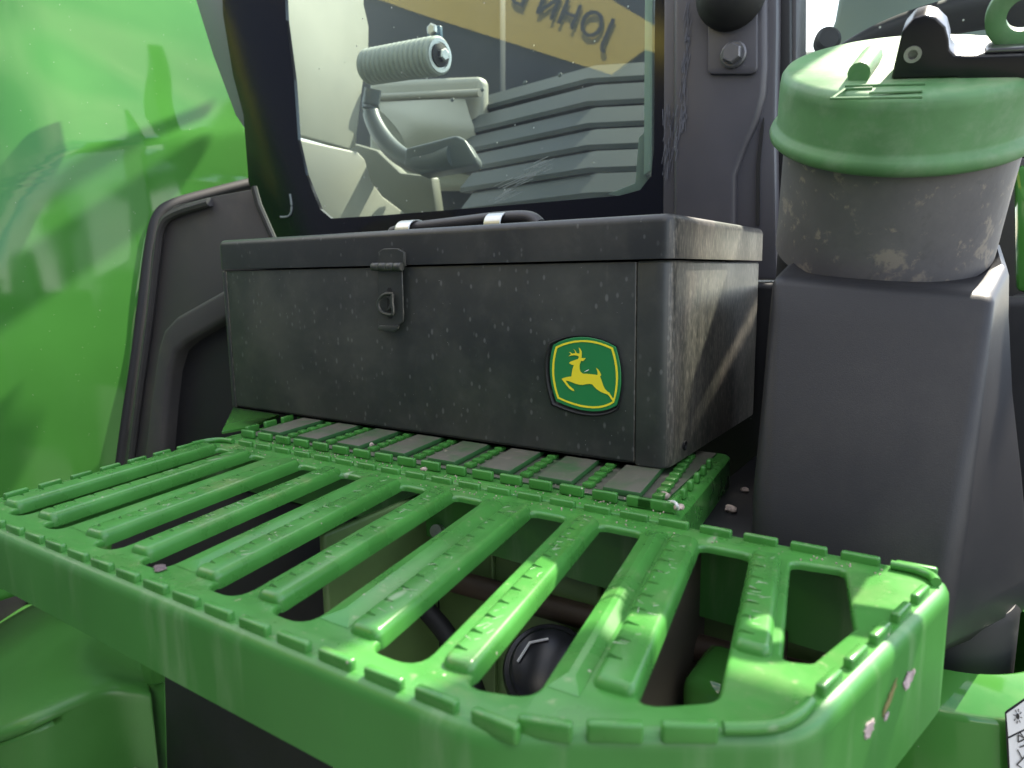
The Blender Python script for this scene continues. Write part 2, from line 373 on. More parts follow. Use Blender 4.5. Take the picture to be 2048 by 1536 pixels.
# things of the cab front seen over the filler cap
arch = smooth_path([at(1560, 330, 1, .62), at(1610, 205, 1, .62), at(1680, 130, 1, .62), at(1770, 78, 1, .62), at(1880, 40, 1, .62), at(2000, 18, 1, .62), at(2160, 10, 1, .62)], 6)
obj("dashboard_cover", tube(arch, .040, 20, flat=.5, upv=(0, 1, 0)), black, tractor)
lower = [at(1560, 340, 1, .66), at(1640, 190, 1, .66), at(1780, 110, 1, .66), at(2160, 40, 1, .66), at(2160, 420, 1, .66), at(1560, 420, 1, .66)]
obj("dashboard_panel", prism(lower, (0, .05, 0), .01), black, tractor)
quarter = [at(1700, -140, 1, .80), at(1668, 40, 1, .80), at(1640, 110, 1, .80), at(1600, 300, 1, .80), at(2200, 300, 1, .80), at(2200, -140, 1, .80)]
obj("rear_view_panel", prism(quarter, (0, .02, 0), .01), material("hazy_green_panel", (.22, .30, .26), .3), tractor)
c = at(1654, 82, 1, .58)
kb = lathe([(.010, -.012), (.0155, -.010), (.0165, 0), (.0165, .006), (.0135, .009), (.0125, .011), (.004, .012)], c, (.35, -.8, .1), 28)
obj("dash_knob", kb, black, tractor)
obj("dash_stalk", tube([c, at(1610, 200, 1, .62)], .010, 10), black, tractor)

# ------------------------------------------------------------------ cab interior behind the pane
def ip(px, py, x=None, y=None): return at(px, py, 0, x) if x is not None else at(px, py, 1, y)
XP = -.85
upper_trim = [ip(560, -40, XP), ip(758, -40, XP), ip(757, 0, XP), ip(768, 45, XP), ip(767, 92, XP), ip(752, 168, XP), ip(735, 290, XP), ip(720, 297, XP), ip(590, 268, XP), ip(560, 150, XP)]
b_ = prism([Vector((XP-(p.y-.36)*.15, p.y, p.z)) for p in upper_trim], (-.014, 0, 0), .004, 3)
trim = obj("rear_trim_panel", b_, beige, tractor)
XL = -.83
low_trim = [ip(590, 275, XL), ip(716, 303, XL), ip(731, 318, XL), ip(744, 362, XL), ip(766, 392, XL), ip(850, 455, XL), ip(700, 480, XL), ip(640, 480, XL), ip(600, 360, XL)]
obj("lower_trim_panel", prism(low_trim, (-.016, 0, 0), .005, 3), beiged, trim)
# ribbed rubber grip sticking out of the trim
a = at(738, 134, 1, .49); e = at(872, 112, 1, .47); ax = (e-a); Ln = ax.length
prof = [(.018, -.002)]
n = 14
for i in range(n):
    h0 = Ln*i/n; d = Ln/n
    prof += [(.0240, h0), (.0300, h0+.18*d), (.0308, h0+.4*d), (.0300, h0+.66*d), (.0240, h0+.82*d), (.0236, h0+.98*d)]
prof += [(.0298, Ln), (.0298, Ln+.006), (.028, Ln+.008)]
grip = obj("ribbed_grip", lathe(prof, a, ax, 40), gripm, tractor, 60)
bm = lathe([(.0262, Ln+.0085), (.0262, Ln+.0100), (.0205, Ln+.0102), (.0205, Ln+.006)], a, ax, 32)
obj("end_washer", bm, steel, grip)
bm = lathe([(.018, Ln+.006), (.018, Ln+.012), (.010, Ln+.014), (.010, Ln+.020)], a, ax, 24)
obj("end_bush", bm, rubber, grip)
obj("end_bolt", lathe([(.0105, Ln+.0145), (.0105, Ln+.021), (.008, Ln+.0225)], a, ax, 6), steel, grip, 25)
# curved control arm
arm = smooth_path([ip(746, 178, y=.62), ip(742, 225, y=.62), ip(760, 268, y=.61), ip(792, 305, y=.60), ip(830, 325, y=.59), ip(870, 324, y=.585), ip(905, 312, y=.58)], 6)
armo = obj("control_arm", tube(arm, .020, 12, flat=.8), armm, tractor)
pad = [ip(812, 296, y=.575), ip(912, 270, y=.575), ip(930, 278, y=.575), ip(954, 318, y=.575), ip(948, 330, y=.575), ip(838, 350, y=.575), ip(806, 330, y=.575)]
obj("arm_pad", prism(pad, (-.05, .09, .005), .006, 3), armm, armo)
# seat side: pale block behind the arm
seatb = [ip(735, 160, y=1.02), ip(960, 150, y=1.02), ip(960, 380, y=1.02), ip(735, 380, y=1.02)]
seat = setp(empty("operator_seat", at(820, 300, 1, 1.0)), "pale beige operator seat base behind the ribbed grip inside the cab window", "seat")
obj("seat_side", prism(seatb, (0, .05, 0), .02, 4), beige, seat)
obj("seat_rail", tube([ip(740, 196, y=1.0), ip(960, 186, y=1.0)], .010, 12), beiged, seat)
fold = [[ip(740, 205, y=1.0), ip(775, 235, y=.97), ip(805, 275, y=.95), ip(820, 330, y=.97)], [ip(790, 203, y=.99), ip(815, 230, y=.955), ip(845, 262, y=.945), ip(862, 320, y=.97)], [ip(850, 200, y=.985), ip(872, 232, y=.96), ip(900, 262, y=.96), ip(915, 310, y=.98)], [ip(930, 197, y=1.0), ip(940, 232, y=.99), ip(950, 262, y=.985), ip(955, 305, y=1.0)]]
fold = [smooth_path(r_, 5) for r_ in fold]; fold2 = [smooth_path([fold[i][k] for i in range(4)], 5) for k in range(len(fold[0]))]
obj("seat_cover", loft(fold2, False, False), beige, seat, 80)
# stepped, ribbed console cover: each rib a slab whose corner points this way
cons = setp(empty("ribbed_console_cover", at(1100, 400, 1, .8)), "dark grey stepped ribbed cover filling the cab behind the glass", "cover")
rows = [(110, 150, .98), (150, 196, .90), (196, 240, .85), (240, 284, .80), (284, 330, .75), (330, 380, .71)]
for i, (ya, yb, yy) in enumerate(rows):
    cxn = at(1175, 0, 1, yy).x
    z1 = at(1175, ya+12, 1, yy).z; z0 = at(1175, yb+16, 1, yy).z
    xl = at(868, 0, 1, yy).x - .02
    pts = [Vector((xl, yy+.10, z0)), Vector((cxn, yy, z0)), Vector((cxn+.45, yy+.20, z0)), Vector((cxn+.45, yy+.60, z0)), Vector((xl, yy+.60, z0))]
    top = [Vector((xl+.01, yy+.135, z1)), Vector((cxn, yy+.04, z1)), Vector((cxn+.45, yy+.235, z1)), Vector((cxn+.45, yy+.6, z1)), Vector((xl+.01, yy+.6, z1))]
    lip = [p+Vector((0, 0, .010)) for p in pts]
    bm = loft([pts, lip, top]); bevel(bm, .009, 4)
    obj("cover_rib", bm, matm, cons)
for (px, py) in ((905, 200), (965, 180), (1050, 166), (1120, 150)):
    obj("cover_rivet", lathe([(.005, 0), (.0045, .002), (.003, .003)], at(px, py, 1, .90)+Vector((0, .0, 0)), (0, -1, .3), 12), matd, cons)
obj("cab_floor", box(-1.0, .2, .34, 2.0, .10, .135), matd, tractor)
obj("cab_rear_wall", prism([at(690, -20, 1, 1.2), at(1000, -20, 1, 1.2), at(1000, 470, 1, 1.2), at(690, 470, 1, 1.2)], (0, .03, 0), .005), material("rear_wall_trim", (.035, .04, .045), .6), tractor)
obj("floor_side_trim", prism([ip(700, 285, y=.70), ip(752, 300, y=.70), ip(800, 345, y=.70), ip(862, 352, y=.70), ip(880, 480, y=.70), ip(700, 480, y=.70)], (0, .03, 0), .006), material("shaded_beige_trim", (.15, .15, .115), .5), tractor)  # beige trim coloured darker for the shade low in the cab
obj("cab_back_panel", prism([at(865, -120, 1, 1.7), at(1480, -120, 1, 1.7), at(1480, 260, 1, 1.7), at(865, 260, 1, 1.7)], (0, .05, 0), .01), material("cab_shadow_trim", (.03, .035, .045), .5), tractor)
o = lathe([(.012, 0), (.012, .006), (.009, .008)], at(866, 60, 1, .70), (0, -1, 0), 6)
bm = prism([at(853, 52, 1, .71), at(879, 50, 1, .71), at(881, 84, 1, .71), at(855, 86, 1, .71)], (0, .01, 0), .002)
br = obj("blue_bracket", bm, material("blue_bracket_paint", (.05, .11, .16), .4), tractor)
obj("bracket_bolt", o, steel, br, 25)

# ------------------------------------------------------------------ fender, left
XF = -1.10
def crease(y):   # height of the crease line across the fender
    ya = at(-40, 560, 0, XF).y; yb = at(200, 300, 0, XF).y; yc = at(495, 270, 0, XF).y
    za = at(-40, 560, 0, XF).z; zb = at(200, 300, 0, XF).z; zc = at(495, 270, 0, XF).z
    if y <= ya: return za-(ya-y)*2.5
    if y <= yb:
        t = (y-ya)/(yb-ya); return za+(zb-za)*(1-(1-t)**2.2)
    t = (y-yb)/(yc-yb); return zb+(zc-zb)*t
def sstep(x): x = max(0, min(1, x)); return x*x*(3-2*x)
def foff(y, z):
    d = z-crease(y); o_ = .12*(y-.1)+.03*(y-.1)**2-.06*(z-.2)
    if d > 0: o_ -= .27*d*sstep(d/.014+.2)+.10*d*d
    d2 = (z-.56+.30*(y-.1))/.07      # shallow swage across the upper half
    o_ -= .004*math.exp(-d2*d2)
    return o_-.03*sstep((.05-z)/.5)
def fpx(px, py, lift=0):
    x = XF
    for _ in range(8):
        p = at(px, py, 0, x); x = XF+foff(p.y, p.z)+lift
    return at(px, py, 0, x)
BP = [(-.60, .05)]+[(q.z, q.y) for q in (fpx(*c_) for c_ in ((233, 1000), (240, 920), (258, 780), (282, 600), (297, 490), (312, 432), (340, 408), (430, 382), (505, 362), (500, 270), (476, 190), (440, 92), (396, -20), (330, -190)))]
def bound(z):
    P = BP
    for i in range(len(P)-1):
        if P[i][0] <= z <= P[i+1][0]:
            t = (z-P[i][0])/max(1e-6, P[i+1][0]-P[i][0]); return P[i][1]+t*(P[i+1][1]-P[i][1])
    return P[-1][1] if z > P[-1][0] else P[0][1]
zmin = fpx(0, 1196).z; zmax = 1.05
rowsz = [zmin+(zmax-zmin)*i/130 for i in range(131)]
loops = []
for z in rowsz:
    yr = bound(z); row = []
    for j in range(61):
        y = -.75+(yr+.75)*j/60
        row.append(Vector((XF+foff(y, z), y, z)))
    loops.append(row)
fender = obj("fender", loft(loops, False, False), paint, tractor, 60)
fender["label"] = "glossy green rear fender"
md = fender.modifiers.new("thickness", 'SOLIDIFY'); md.thickness = .012; md.offset = -1
seal_px = [(520, 360), (430, 383), (345, 408), (314, 434), (300, 490), (286, 600), (262, 780), (242, 920), (234, 1010)]
obj("fender_seal", tube(smooth_path([fpx(a_-1, b_+3, .006) for a_, b_ in seal_px], 6), .013, 12), rubber, fender)
obj("tank_reflect_blocker", box(-1.20, -1.16, -1.2, .40, -1.0, -.20, .01), black, tractor)  # added black panel that keeps bright reflections off the tank
obj("rear_axle_panel", box(-1.40, -.86, .42, .46, -1.2, .10, .01), black, tractor)
# dark liner between fender and cab
YL = .10
lin = [at(508, 378, 1, YL), at(430, 392, 1, YL), at(348, 412, 1, YL), at(318, 436, 1, YL), at(304, 500, 1, YL), at(291, 630, 1, YL), at(268, 790, 1, YL), at(236, 1010, 1, YL), at(640, 1010, 1, YL), at(640, 500, 1, YL), at(552, 486, 1, YL), at(518, 412, 1, YL)]
liner = obj("wheel_arch_liner", prism(lin, (0, .003, 0), .001, 2), darkgrey, tractor)
YB = .045
po = [(480, 562), (440, 583), (350, 634), (326, 660), (314, 700), (300, 800), (276, 1010)]
pi_ = [(480, 622), (446, 641), (372, 684), (350, 704), (338, 745), (330, 820), (316, 1010)]
blk = [at(a_, b_, 1, YB) for a_, b_ in po]+[at(a_, b_, 1, YB) for a_, b_ in pi_[::-1]]
obj("liner_step", prism(blk, (0, .06, 0), .007, 4), darkgrey, liner)
obj("liner_recess", prism([at(a_, b_, 1, YB+.020) for a_, b_ in pi_]+[at(660, 1010, 1, YB+.020), at(660, 560, 1, YB+.020)], (0, .02, 0), .001), black, liner)
obj("liner_edge_cover", tube([at(508, 374, 1, YL-.001), at(518, 410, 1, YL-.001), at(552, 488, 1, YL-.001)], .0040, 8), rubber, liner)  # added dark tube hiding the liner's sunlit cut edge
obj("liner_edge", tube(smooth_path([at(420, 404, 1, YL-.004), at(352, 426, 1, YL-.004), at(325, 452, 1, YL-.004), at(314, 520, 1, YL-.004), at(300, 640, 1, YL-.004), at(278, 800, 1, YL-.004), at(252, 1010, 1, YL-.004)], 5), .006, 8), darkgrey, liner)
obj("cab_corner_panel", prism([at(372, -60, 1, .33), at(470, -60, 1, .33), at(490, 260, 1, .33), at(470, 230, 1, .33), at(425, 110, 1, .33)], (0, .03, 0), .003), material("corner_grey", (.16, .17, .19), .4), tractor)

# ------------------------------------------------------------------ step platform
ZP = -.0035
OUT = ccw(roundpoly([(-.3835, -.3242), (.058, -.3242), (.1520, -.2672), (.1915, -.0965), (-.413, -.0965)], [.02, .05, .035, .022, .022], 8))
def sx(s, y): return s-.187*(y+.2)
SLOTS = [(-.364, -.345), (-.316, -.296), (-.2535, -.232), (-.2055, -.183), (-.143, -.119), (-.0945, -.0697), (-.031, -.005), (.018, .0455), (.080, .1085)]
YF, YBk = -.303, -.122
holes = []
for k, (a_, b_) in enumerate(SLOTS):
    yfl = yfr = YF
    if k == 7: yfl, yfr = -.304, -.296
    if k == 8: yfl, yfr = -.283, -.263
    holes.append(ccw(roundpoly([(sx(a_, yfl), yfl), (sx(b_, yfr), yfr), (sx(b_, YBk), YBk), (sx(a_, YBk), YBk)], [.008, .010, .006, .006], 5)))
holes.append(ccw(roundpoly([(.1335, -.223), (.1435, -.219), (.1535, -.180), (.1405, -.117), (.1145, -.120)], [.004, .004, .004, .005, .005], 4)))
step = setp(empty("step_platform", (-.1, -.2, -.05), tractor)); step["label"] = "green slotted step platform with raised tread lugs"
bm = bmesh.new()
RB = .0022
o_in = inset(OUT, .005)
vo = [bm.verts.new((p.x, p.y, ZP)) for p in o_in]
vh = []
for h in holes: vh.append([bm.verts.new((p.x, p.y, ZP)) for p in inset(h, -RB)])
fillface(bm, [vo]+vh)
def ring_down(vs, loop2, prof):
    prev = vs
    for off, z in prof:
        cur = [bm.verts.new((p.x, p.y, z)) for p in inset(loop2, off)]
        for i in range(len(cur)):
            k = (i+1) % len(cur); bm.faces.new((prev[i], prev[k], cur[k], cur[i]))
        prev = cur
for vs, h in zip(vh, holes):
    ring_down(vs, h, [(-RB*.6, ZP-RB*.08), (-RB*.3, ZP-RB*.3), (-RB*.08, ZP-RB*.6), (0, ZP-RB), (0, ZP-.0042), (-.003, ZP-.0042)])
# bars: cut the sheet along the slot ends so each bar is its own piece
def cut(co, no):
    bmesh.ops.bisect_plane(bm, geom=bm.verts[:]+bm.edges[:]+bm.faces[:], dist=1e-6, plane_co=co, plane_no=no)
CF, CB = -.2945, -.1285
cut((0, CF, 0), (0, 1, 0)); cut((0, CB, 0), (0, 1, 0))
# right-hand bars end on a slanted front
def front_limit(x): return CF if x < .075 else CF+(x-.075)*.62
bmesh.ops.recalc_face_normals(bm, faces=bm.faces)
bounds = [(SLOTS[k][0]+SLOTS[k][1])/2 for k in range(9)]+[.1345]
def bar_index(f):
    c = f.calc_center_median()
    if not (CF < c.y < CB): return -1
    s = c.x+.187*(c.y+.2)
    if s < bounds[0] or s > bounds[-1]: return -1
    for k in range(9):
        if bounds[k] <= s < bounds[k+1]: return k
    return -1
groups = {}
for f in bm.faces: groups.setdefault(bar_index(f), []).append(f.index)
bm.faces.index_update()
me_all = bpy.data.meshes.new("sheet"); bm.to_mesh(me_all)
def subset(idx):
    b = bmesh.new(); b.from_mesh(me_all); b.faces.ensure_lookup_table(); s = set(idx)
    bmesh.ops.delete(b, geom=[f for f in b.faces if f.index not in s], context='FACES'); return b
bm.free()
frame_b = subset(groups[-1])
# skirt: outer wall with a rounded shoulder
def zbot(p):
    if p.x < .05: return -.0405-(p.x+.38)*.012
    return -.0457-min(1, (p.x-.05)/.14)*.020
prof = [(.005, ZP), (.003, ZP-.0004), (.0014, ZP-.0016), (.0003, ZP-.0040), (0, ZP-.007), (0, None), (.0035, None), (.0035, ZP-.012)]
loops = []
for off, z in prof:
    loops.append([Vector((q.x, q.y, z if z is not None else zbot(p)-.0)) for p, q in zip(OUT, inset(OUT, off))])
sk = obj("step_skirt", loft(loops, False), skirtm, step, 50)
frame = obj("step_frame", frame_b, plast, step, 30)
for k in range(9):
    if k in groups:
        b = obj("bar", subset(groups[k]), plast, step, 30)
bpy.data.meshes.remove(me_all)
# raised, notched tread strips: one on the right of every bar (and one on the left border)
def strip(sL, sR, y0, y1, zt=.0008):
    P2 = ccw(roundpoly([(sx(sL, y0), y0), (sx(sR, y0+.001), y0+.001), (sx(sR, y1), y1), (sx(sL, y1), y1)], [.0058, .0046, .0046, .0046], 6))
    prof_ = [(-.0003, ZP-.0046), (0, zt-.0036), (.0005, zt-.0022), (.0013, zt-.0010), (.0022, zt-.0003), (.0032, zt)]
    b = bmesh.new(); L_ = []
    for off, z in prof_: L_.append([b.verts.new((p.x, p.y, z)) for p in inset(P2, off)])
    N_ = len(P2)
    for A, B in zip(L_[:-1], L_[1:]):
        for i in range(N_):
            k = (i+1) % N_; b.faces.new((A[i], A[k], B[k], B[i]))
    b.faces.new(L_[-1]); b.faces.new(L_[0][::-1]); return b
def wedges(sL, y0, y1, ph, pitch=.0141, zt=.0008):
    b = bmesh.new(); y = y1-ph
    while y > y0+.012:
        def v(s_, yy, z): return b.verts.new((sx(s_, yy), yy, z))
        q_ = [v(sL-.003, y+.0006, zt+.002), v(sL-.003, y-.0082, zt+.002), v(sL-.003, y-.0052, ZP-.0012)]
        t_ = [v(sL+.0082, y-.0042, zt+.002), v(sL+.0082, y-.0064, zt+.002), v(sL+.0082, y-.0054, zt-.0016)]
        b.faces.new(q_); b.faces.new(t_[::-1])
        for i in range(3): b.faces.new((q_[i], q_[(i+1) % 3], t_[(i+1) % 3], t_[i]))
        y -= pitch
    bmesh.ops.recalc_face_normals(b, faces=b.faces); return b
def carve(o, cutter_bm):
    me = bpy.data.meshes.new("cut"); cutter_bm.to_mesh(me); cutter_bm.free()
    c_ = bpy.data.objects.new("cut", me); COL.objects.link(c_)
    md = o.modifiers.new("cut", 'BOOLEAN'); md.object = c_; md.operation = 'DIFFERENCE'; md.solver = 'EXACT'
    dg = bpy.context.evaluated_depsgraph_get(); nm = bpy.data.meshes.new_from_object(o.evaluated_get(dg)); old = o.data
    o.modifiers.clear(); o.data = nm; bpy.data.meshes.remove(old); bpy.data.objects.remove(c_); bpy.data.meshes.remove(me)
    nm.name = "tread_strip"; nm.shade_smooth(); nm.set_sharp_from_angle(angle=math.radians(35))
strips = [(-.3830, -.3635, 0)]
for k in range(9):
    right = SLOTS[k+1][0] if k < 8 else .1245
    left = SLOTS[k][1]
    wdt = right-left
    strips.append((right-(.0150 if wdt < .031 else .0170)-.0035*max(0, min(1, -right/.35)), right+.0005, k+1))
for i, (a_, b_, k) in enumerate(strips):
    y0 = -.2985 if k < 8 else (-.279 if k == 8 else -.226)
    if k == 8: y0 = -.2795
    y1 = -.1215
    st = obj("tread_strip", strip(a_, b_, y0, y1), plast, step, 35); carve(st, wedges(a_, y0, y1, .005+.002*(i % 3)))
# shallow fold along the wide bars
for k in (1, 3, 5, 7):
    l = SLOTS[k][1]+.002; rr = SLOTS[k+1][0]-.0190
    y0, y1 = -.296, -.116
    if k == 7: y0 = -.288
    bm = bmesh.new()
    def q(s, y, z): return bm.verts.new((sx(s, y), y, z))
    m_ = l+(rr-l)*.42
    A = [q(l, y0, ZP+.0002), q(m_, y0+.010, ZP+.0020), q(m_+.003, y0+.010, ZP+.0018), q(rr, y0, ZP+.0002)]
    B = [q(l, y1, ZP+.0002), q(m_, y1-.012, ZP+.0036), q(m_+.003, y1-.012, ZP+.0034), q(rr, y1, ZP+.0002)]
    for i in range(3): bm.faces.new((A[i], A[i+1], B[i+1], B[i]))
    bm.faces.new(A); bm.faces.new(B[::-1])
    obj("bar_fold", bm, plast, step, 20)
# tread lugs
def lug_mesh(length, name="lug"):
    b = box(-length/2, length/2, -.0020, .0020, -.0030, .0045, .0013, 3)
    me = bpy.data.meshes.new(name); bmesh.ops.recalc_face_normals(b, faces=b.faces); b.to_mesh(me); b.free(); me.shade_smooth(); me.set_sharp_from_angle(angle=math.radians(50)); me.materials.append(plast); return me
lm = lug_mesh(.0188); lml = lug_mesh(.027); lms = lug_mesh(.0165); lmss = lug_mesh(.008)
for i in range(18): inst("lug", lm, (-.3716+i*.02545+.0005, -.3182, ZP), 0, step)
inst("lug", lm, (.0765, -.3105, ZP), math.radians(18), step)
inst("lug", lm, (.0970, -.2995, ZP), math.radians(30), step)
inst("lug", lm, (.1180, -.2865, ZP), math.radians(31), step)
for (x, y) in ((.1522, -.2335), (.1578, -.2090), (.1636, -.1840), (.1692, -.1590), (.1749, -.1345)): inst("lug", lms, (x, y, ZP), math.radians(76.7), step)
for i in range(22): inst("lug", lm, (-.3640+i*.02548, -.1030, ZP), 0, step)
for i in range(7): 
    y = -.2845+i*.0240; inst("lug", lms, (-.3768-.155*(y+.285), y, ZP), math.radians(98.8), step)
def curve_lug(pts):
    return tube(smooth_path([Vector((x, y, ZP+.0022)) for x, y in pts], 5), .0024, 10)
obj("corner_lug", curve_lug([(.1275, -.2805), (.1365, -.2745), (.1430, -.2680), (.1470, -.2590), (.1488, -.2505)]), plast, step)
obj("corner_lug", curve_lug([(-.4035, -.131), (-.4045, -.118), (-.400, -.1085), (-.390, -.1045), (-.381, -.1045)]), plast, step)
obj("corner_lug", curve_lug([(.160, -.1045), (.171, -.1055), (.178, -.110), (.1805, -.1165)]), plast, step)
# fine scratches over the treads
bm = bmesh.new(); rs2 = random.Random(21)
for i in range(150):
    (a_, b_, k) = strips[rs2.randrange(1, len(strips))]; s_ = rs2.uniform(a_+.004, b_-.004); y = rs2.uniform(-.285, -.13)
    if k >= 8 and y < -.26: y += .06
    if k >= 9 and y < -.21: y = -.18
    ang = rs2.gauss(.3, .8); l = rs2.uniform(.0006, .0032); wv = rs2.uniform(.00012, .0003); c_ = Vector((sx(s_, y), y, .00083))
    u_ = Vector((math.cos(ang), math.sin(ang), 0))*l; v_ = Vector((-math.sin(ang), math.cos(ang), 0))*wv
    prism([c_-u_-v_, c_+u_-v_*.3, c_+u_+v_*.3, c_-u_+v_], (0, 0, .00012), bm=bm)
o = obj("scratches", bm, material("pale_scratch", (.36, .42, .30), .6), step, smooth=False); setp(o, kind="stuff")
# paint chips and a brown scrape on the chamfered end
CH0 = Vector((.1515, -.2675)); CH1 = Vector((.1915, -.0975)); CHN = Vector((CH1.y-CH0.y, -(CH1.x-CH0.x))).normalized()
def chp(px, py, out_=.0012):
    d = ray(px, py); n3 = Vector((CHN.x, CHN.y, 0)); p0 = Vector((CH0.x, CH0.y, 0))+n3*out_
    t = (p0-CAM).dot(n3)/d.dot(n3); return CAM+d*t
def blob(pxs, m, nm, parent, dep=.0008):
    n3 = Vector((CHN.x, CHN.y, 0)); o = obj(nm, prism([chp(a_, b_, .0004) for a_, b_ in pxs], n3*dep), m, parent, smooth=False); return o
rc_ = random.Random(5)
def chip_at(cx, cy, L_, w_, m, nm, n=22):
    pts = []
    for k in range(n):
        a = 2*PI*k/n; rr = 1+rc_.uniform(-.28, .22)
        u = math.cos(a)*L_*rr; v_ = math.sin(a)*w_*rr
        pts.append((cx+u*.36+v_*.93, cy-u*.93+v_*.36))
    blob(pts, m, nm, step, .0004)
chip_at(1815, 1360, 19, 7, chip, "paint_chip"); chip_at(1738, 1457, 20, 7, chip, "paint_chip")
chip_at(1826, 1344, 7, 3, chip, "paint_chip"); chip_at(1779, 1395, 38, 3.2, rust, "brown_scrape"); chip_at(1772, 1432, 9, 3, chip, "paint_chip")

# ------------------------------------------------------------------ rear tray carrying the tool box
tray = setp(empty("storage_tray", (-.2, .05, -.03), tractor)); tray["label"] = "dusty green ribbed tray under the black tool box"
TO = ccw(roundpoly([(-.428, -.0925), (.0395, -.0925), (.0195, .100), (-.445, .100)], [.012, .012, .01, .01], 5))
lp = []
for off, z in [(.20, -.0068), (.005, -.0068), (.002, -.0075), (0, -.0095), (0, -.052), (.004, -.052)]:
    if off == .20: continue
    lp.append([Vector((q.x, q.y, z)) for q in inset(TO, off)])
bm = loft(lp, False); bm.faces.new([v for v in bm.verts][:len(TO)])
obj("tray_body", bm, plast, tray, 40)
obj("tray_floor", prism([(-.412, -.066, -.0066), (.020, -.066, -.0066), (.0095, .090, -.0066), (-.430, .090, -.0066)], (0, 0, .0012)), traym, tray)
for i in range(17): inst("lug", lm, (-.4015+i*.02565, -.0725, ZP), 0, tray)
inst("lug", lml, (.0205, -.0725, ZP), 0, tray)
for i in range(6): inst("lug", lms if i == 0 else lmss, (.0290-.0023*i, -.060+.021*i, ZP), math.radians(96), tray)
for i in range(4): inst("lug", lms, (-.4175-.004*i, -.056+.025*i, ZP), math.radians(99), tray)
flatm = traym
for i in range(8):
    x = -.385+i*.0535
    b = box(-.0145, .0145, -.115, .030, 0, .0050, .0012, 2)
    for v in b.verts: v.co = Vector((x+v.co.x-.16*(v.co.y+.115), .055+v.co.y, -.0054+v.co.z))
    obj("tray_rib", b, traym, tray)
    bb = bmesh.new()
    for j in range(9):
        yy = -.052+j*.014; xx = x+.026-.16*(yy+.06)
        box(xx-.004, xx+.004, yy-.0045, yy+.0045, -.0056, -.0015, .0012, 2, bb)
    obj("tray_tread", bb, plast, tray)

# ------------------------------------------------------------------ under the platform
obj("bracket_wall", box(-.155, .165, -.088, -.080, -.34, -.012, .003), plinthm, tractor)
obj("inner_shield", box(-.585, -.156, -.086, -.078, -.22, -.056, .003), rubber, tractor)
obj("bracket_panel", box(-.075, -.010, -.094, -.088, -.30, -.030, .003), plinthm, tractor)
obj("bracket_flange", box(.052, .060, -.26, -.088, -.24, -.016, .002), material("mud_brown_flange", (.06, .05, .035), .7), tractor)
obj("bracket_flange", box(-.16, -.154, -.20, -.088, -.20, -.016, .002), plinthm, tractor)
obj("cross_tube", tube([Vector((-.15, -.100, -.080)), Vector((.16, -.100, -.078))], .0085, 12), material("brown_hose", (.05, .032, .02), .6), tractor)
obj("inner_floor", box(-.70, .17, -.25, -.09, -.47, -.45, .003), plinthm, tractor)
kc = Vector((-.022, -.140, -.098)); kax = Vector((.30, -.60, .75))
knob = obj("round_knob", lathe([(.030, -.03), (.030, -.003), (.0285, 0), (.0255, .001), (.0248, .004), (.0225, .006), (.001, .0065)], kc, kax, 48), material("knob_black", (.012, .012, .016), .3), tractor)
ax_, e1_, e2_ = frame_of(kax)
def kp(u, v, h=.0070): return kc+e1_*u+e2_*v+ax_*h
obj("knob_mark", tube([kp(-.017, -.010), kp(-.018, .004), kp(-.010, .013)], .0009, 6), white, knob)
obj("shiny_post", box(.066, .094, -.15, -.10, -.34, -.07, .008), paint, tractor)
obj("brown_post", box(.098, .112, -.16, -.10, -.34, -.05, .004), material("brown_plastic", (.035, .022, .022), .5), tractor)
for i, (x0, w_) in enumerate(((-.10, .03), (-.045, .02), (.0, .03), (.10, .024), (.14, .02))):
    obj("wall_rib", box(x0, x0+.0022, -.0925, -.088, -.20, -.014, .0008), plinthm, tractor)
for (x, y, z) in ((-.118, -.088, -.05), (-.062, -.094, -.055), (.02, -.088, -.05), (.118, -.088, -.04)):
    obj("wall_bolt", lathe([(.0055, 0), (.0055, .002), (.0042, .0022), (.0042, .005), (.0034, .006)], (x, y, z), (0, -1, 0), 6), boltm, tractor, 25)
hose = smooth_path([Vector((-.36, -.13, -.16)), Vector((-.27, -.115, -.10)), Vector((-.20, -.11, -.085)), Vector((-.12, -.115, -.12)), Vector((-.08, -.12, -.20)), Vector((-.07, -.13, -.30))], 6)
obj("hose", tube(hose, .0075, 12), rubber, tractor)
cbl = smooth_path([Vector((.16, -.11, -.06)), Vector((.12, -.125, -.09)), Vector((.07, -.115, -.10)), Vector((.04, -.11, -.15)), Vector((.03, -.12, -.26))], 6)
obj("cable", tube(cbl, .0036, 10), rubber, tractor)
bo = lathe([(.008, 0), (.008, .005), (.005, .006), (.005, .016)], (-.142, -.092, -.045), (.2, -1, .3), 12)
obj("flange_bolt", bo, steel, tractor)
# black ledge right of the tray, under the filler
obj("black_ledge", box(.01, .150, -.085, .30, -.06, -.034, .004), black, tractor)
obj("cab_sill", box(-.85, .17, .26, .298, -.10, .135, .006), black, tractor)
obj("fender_tab", prism([at(468, 812, 2, -.02), at(575, 822, 2, -.02), at(500, 852, 2, -.02), at(443, 862, 2, -.02)], (0, 0, -.004), .001), paint, tractor)

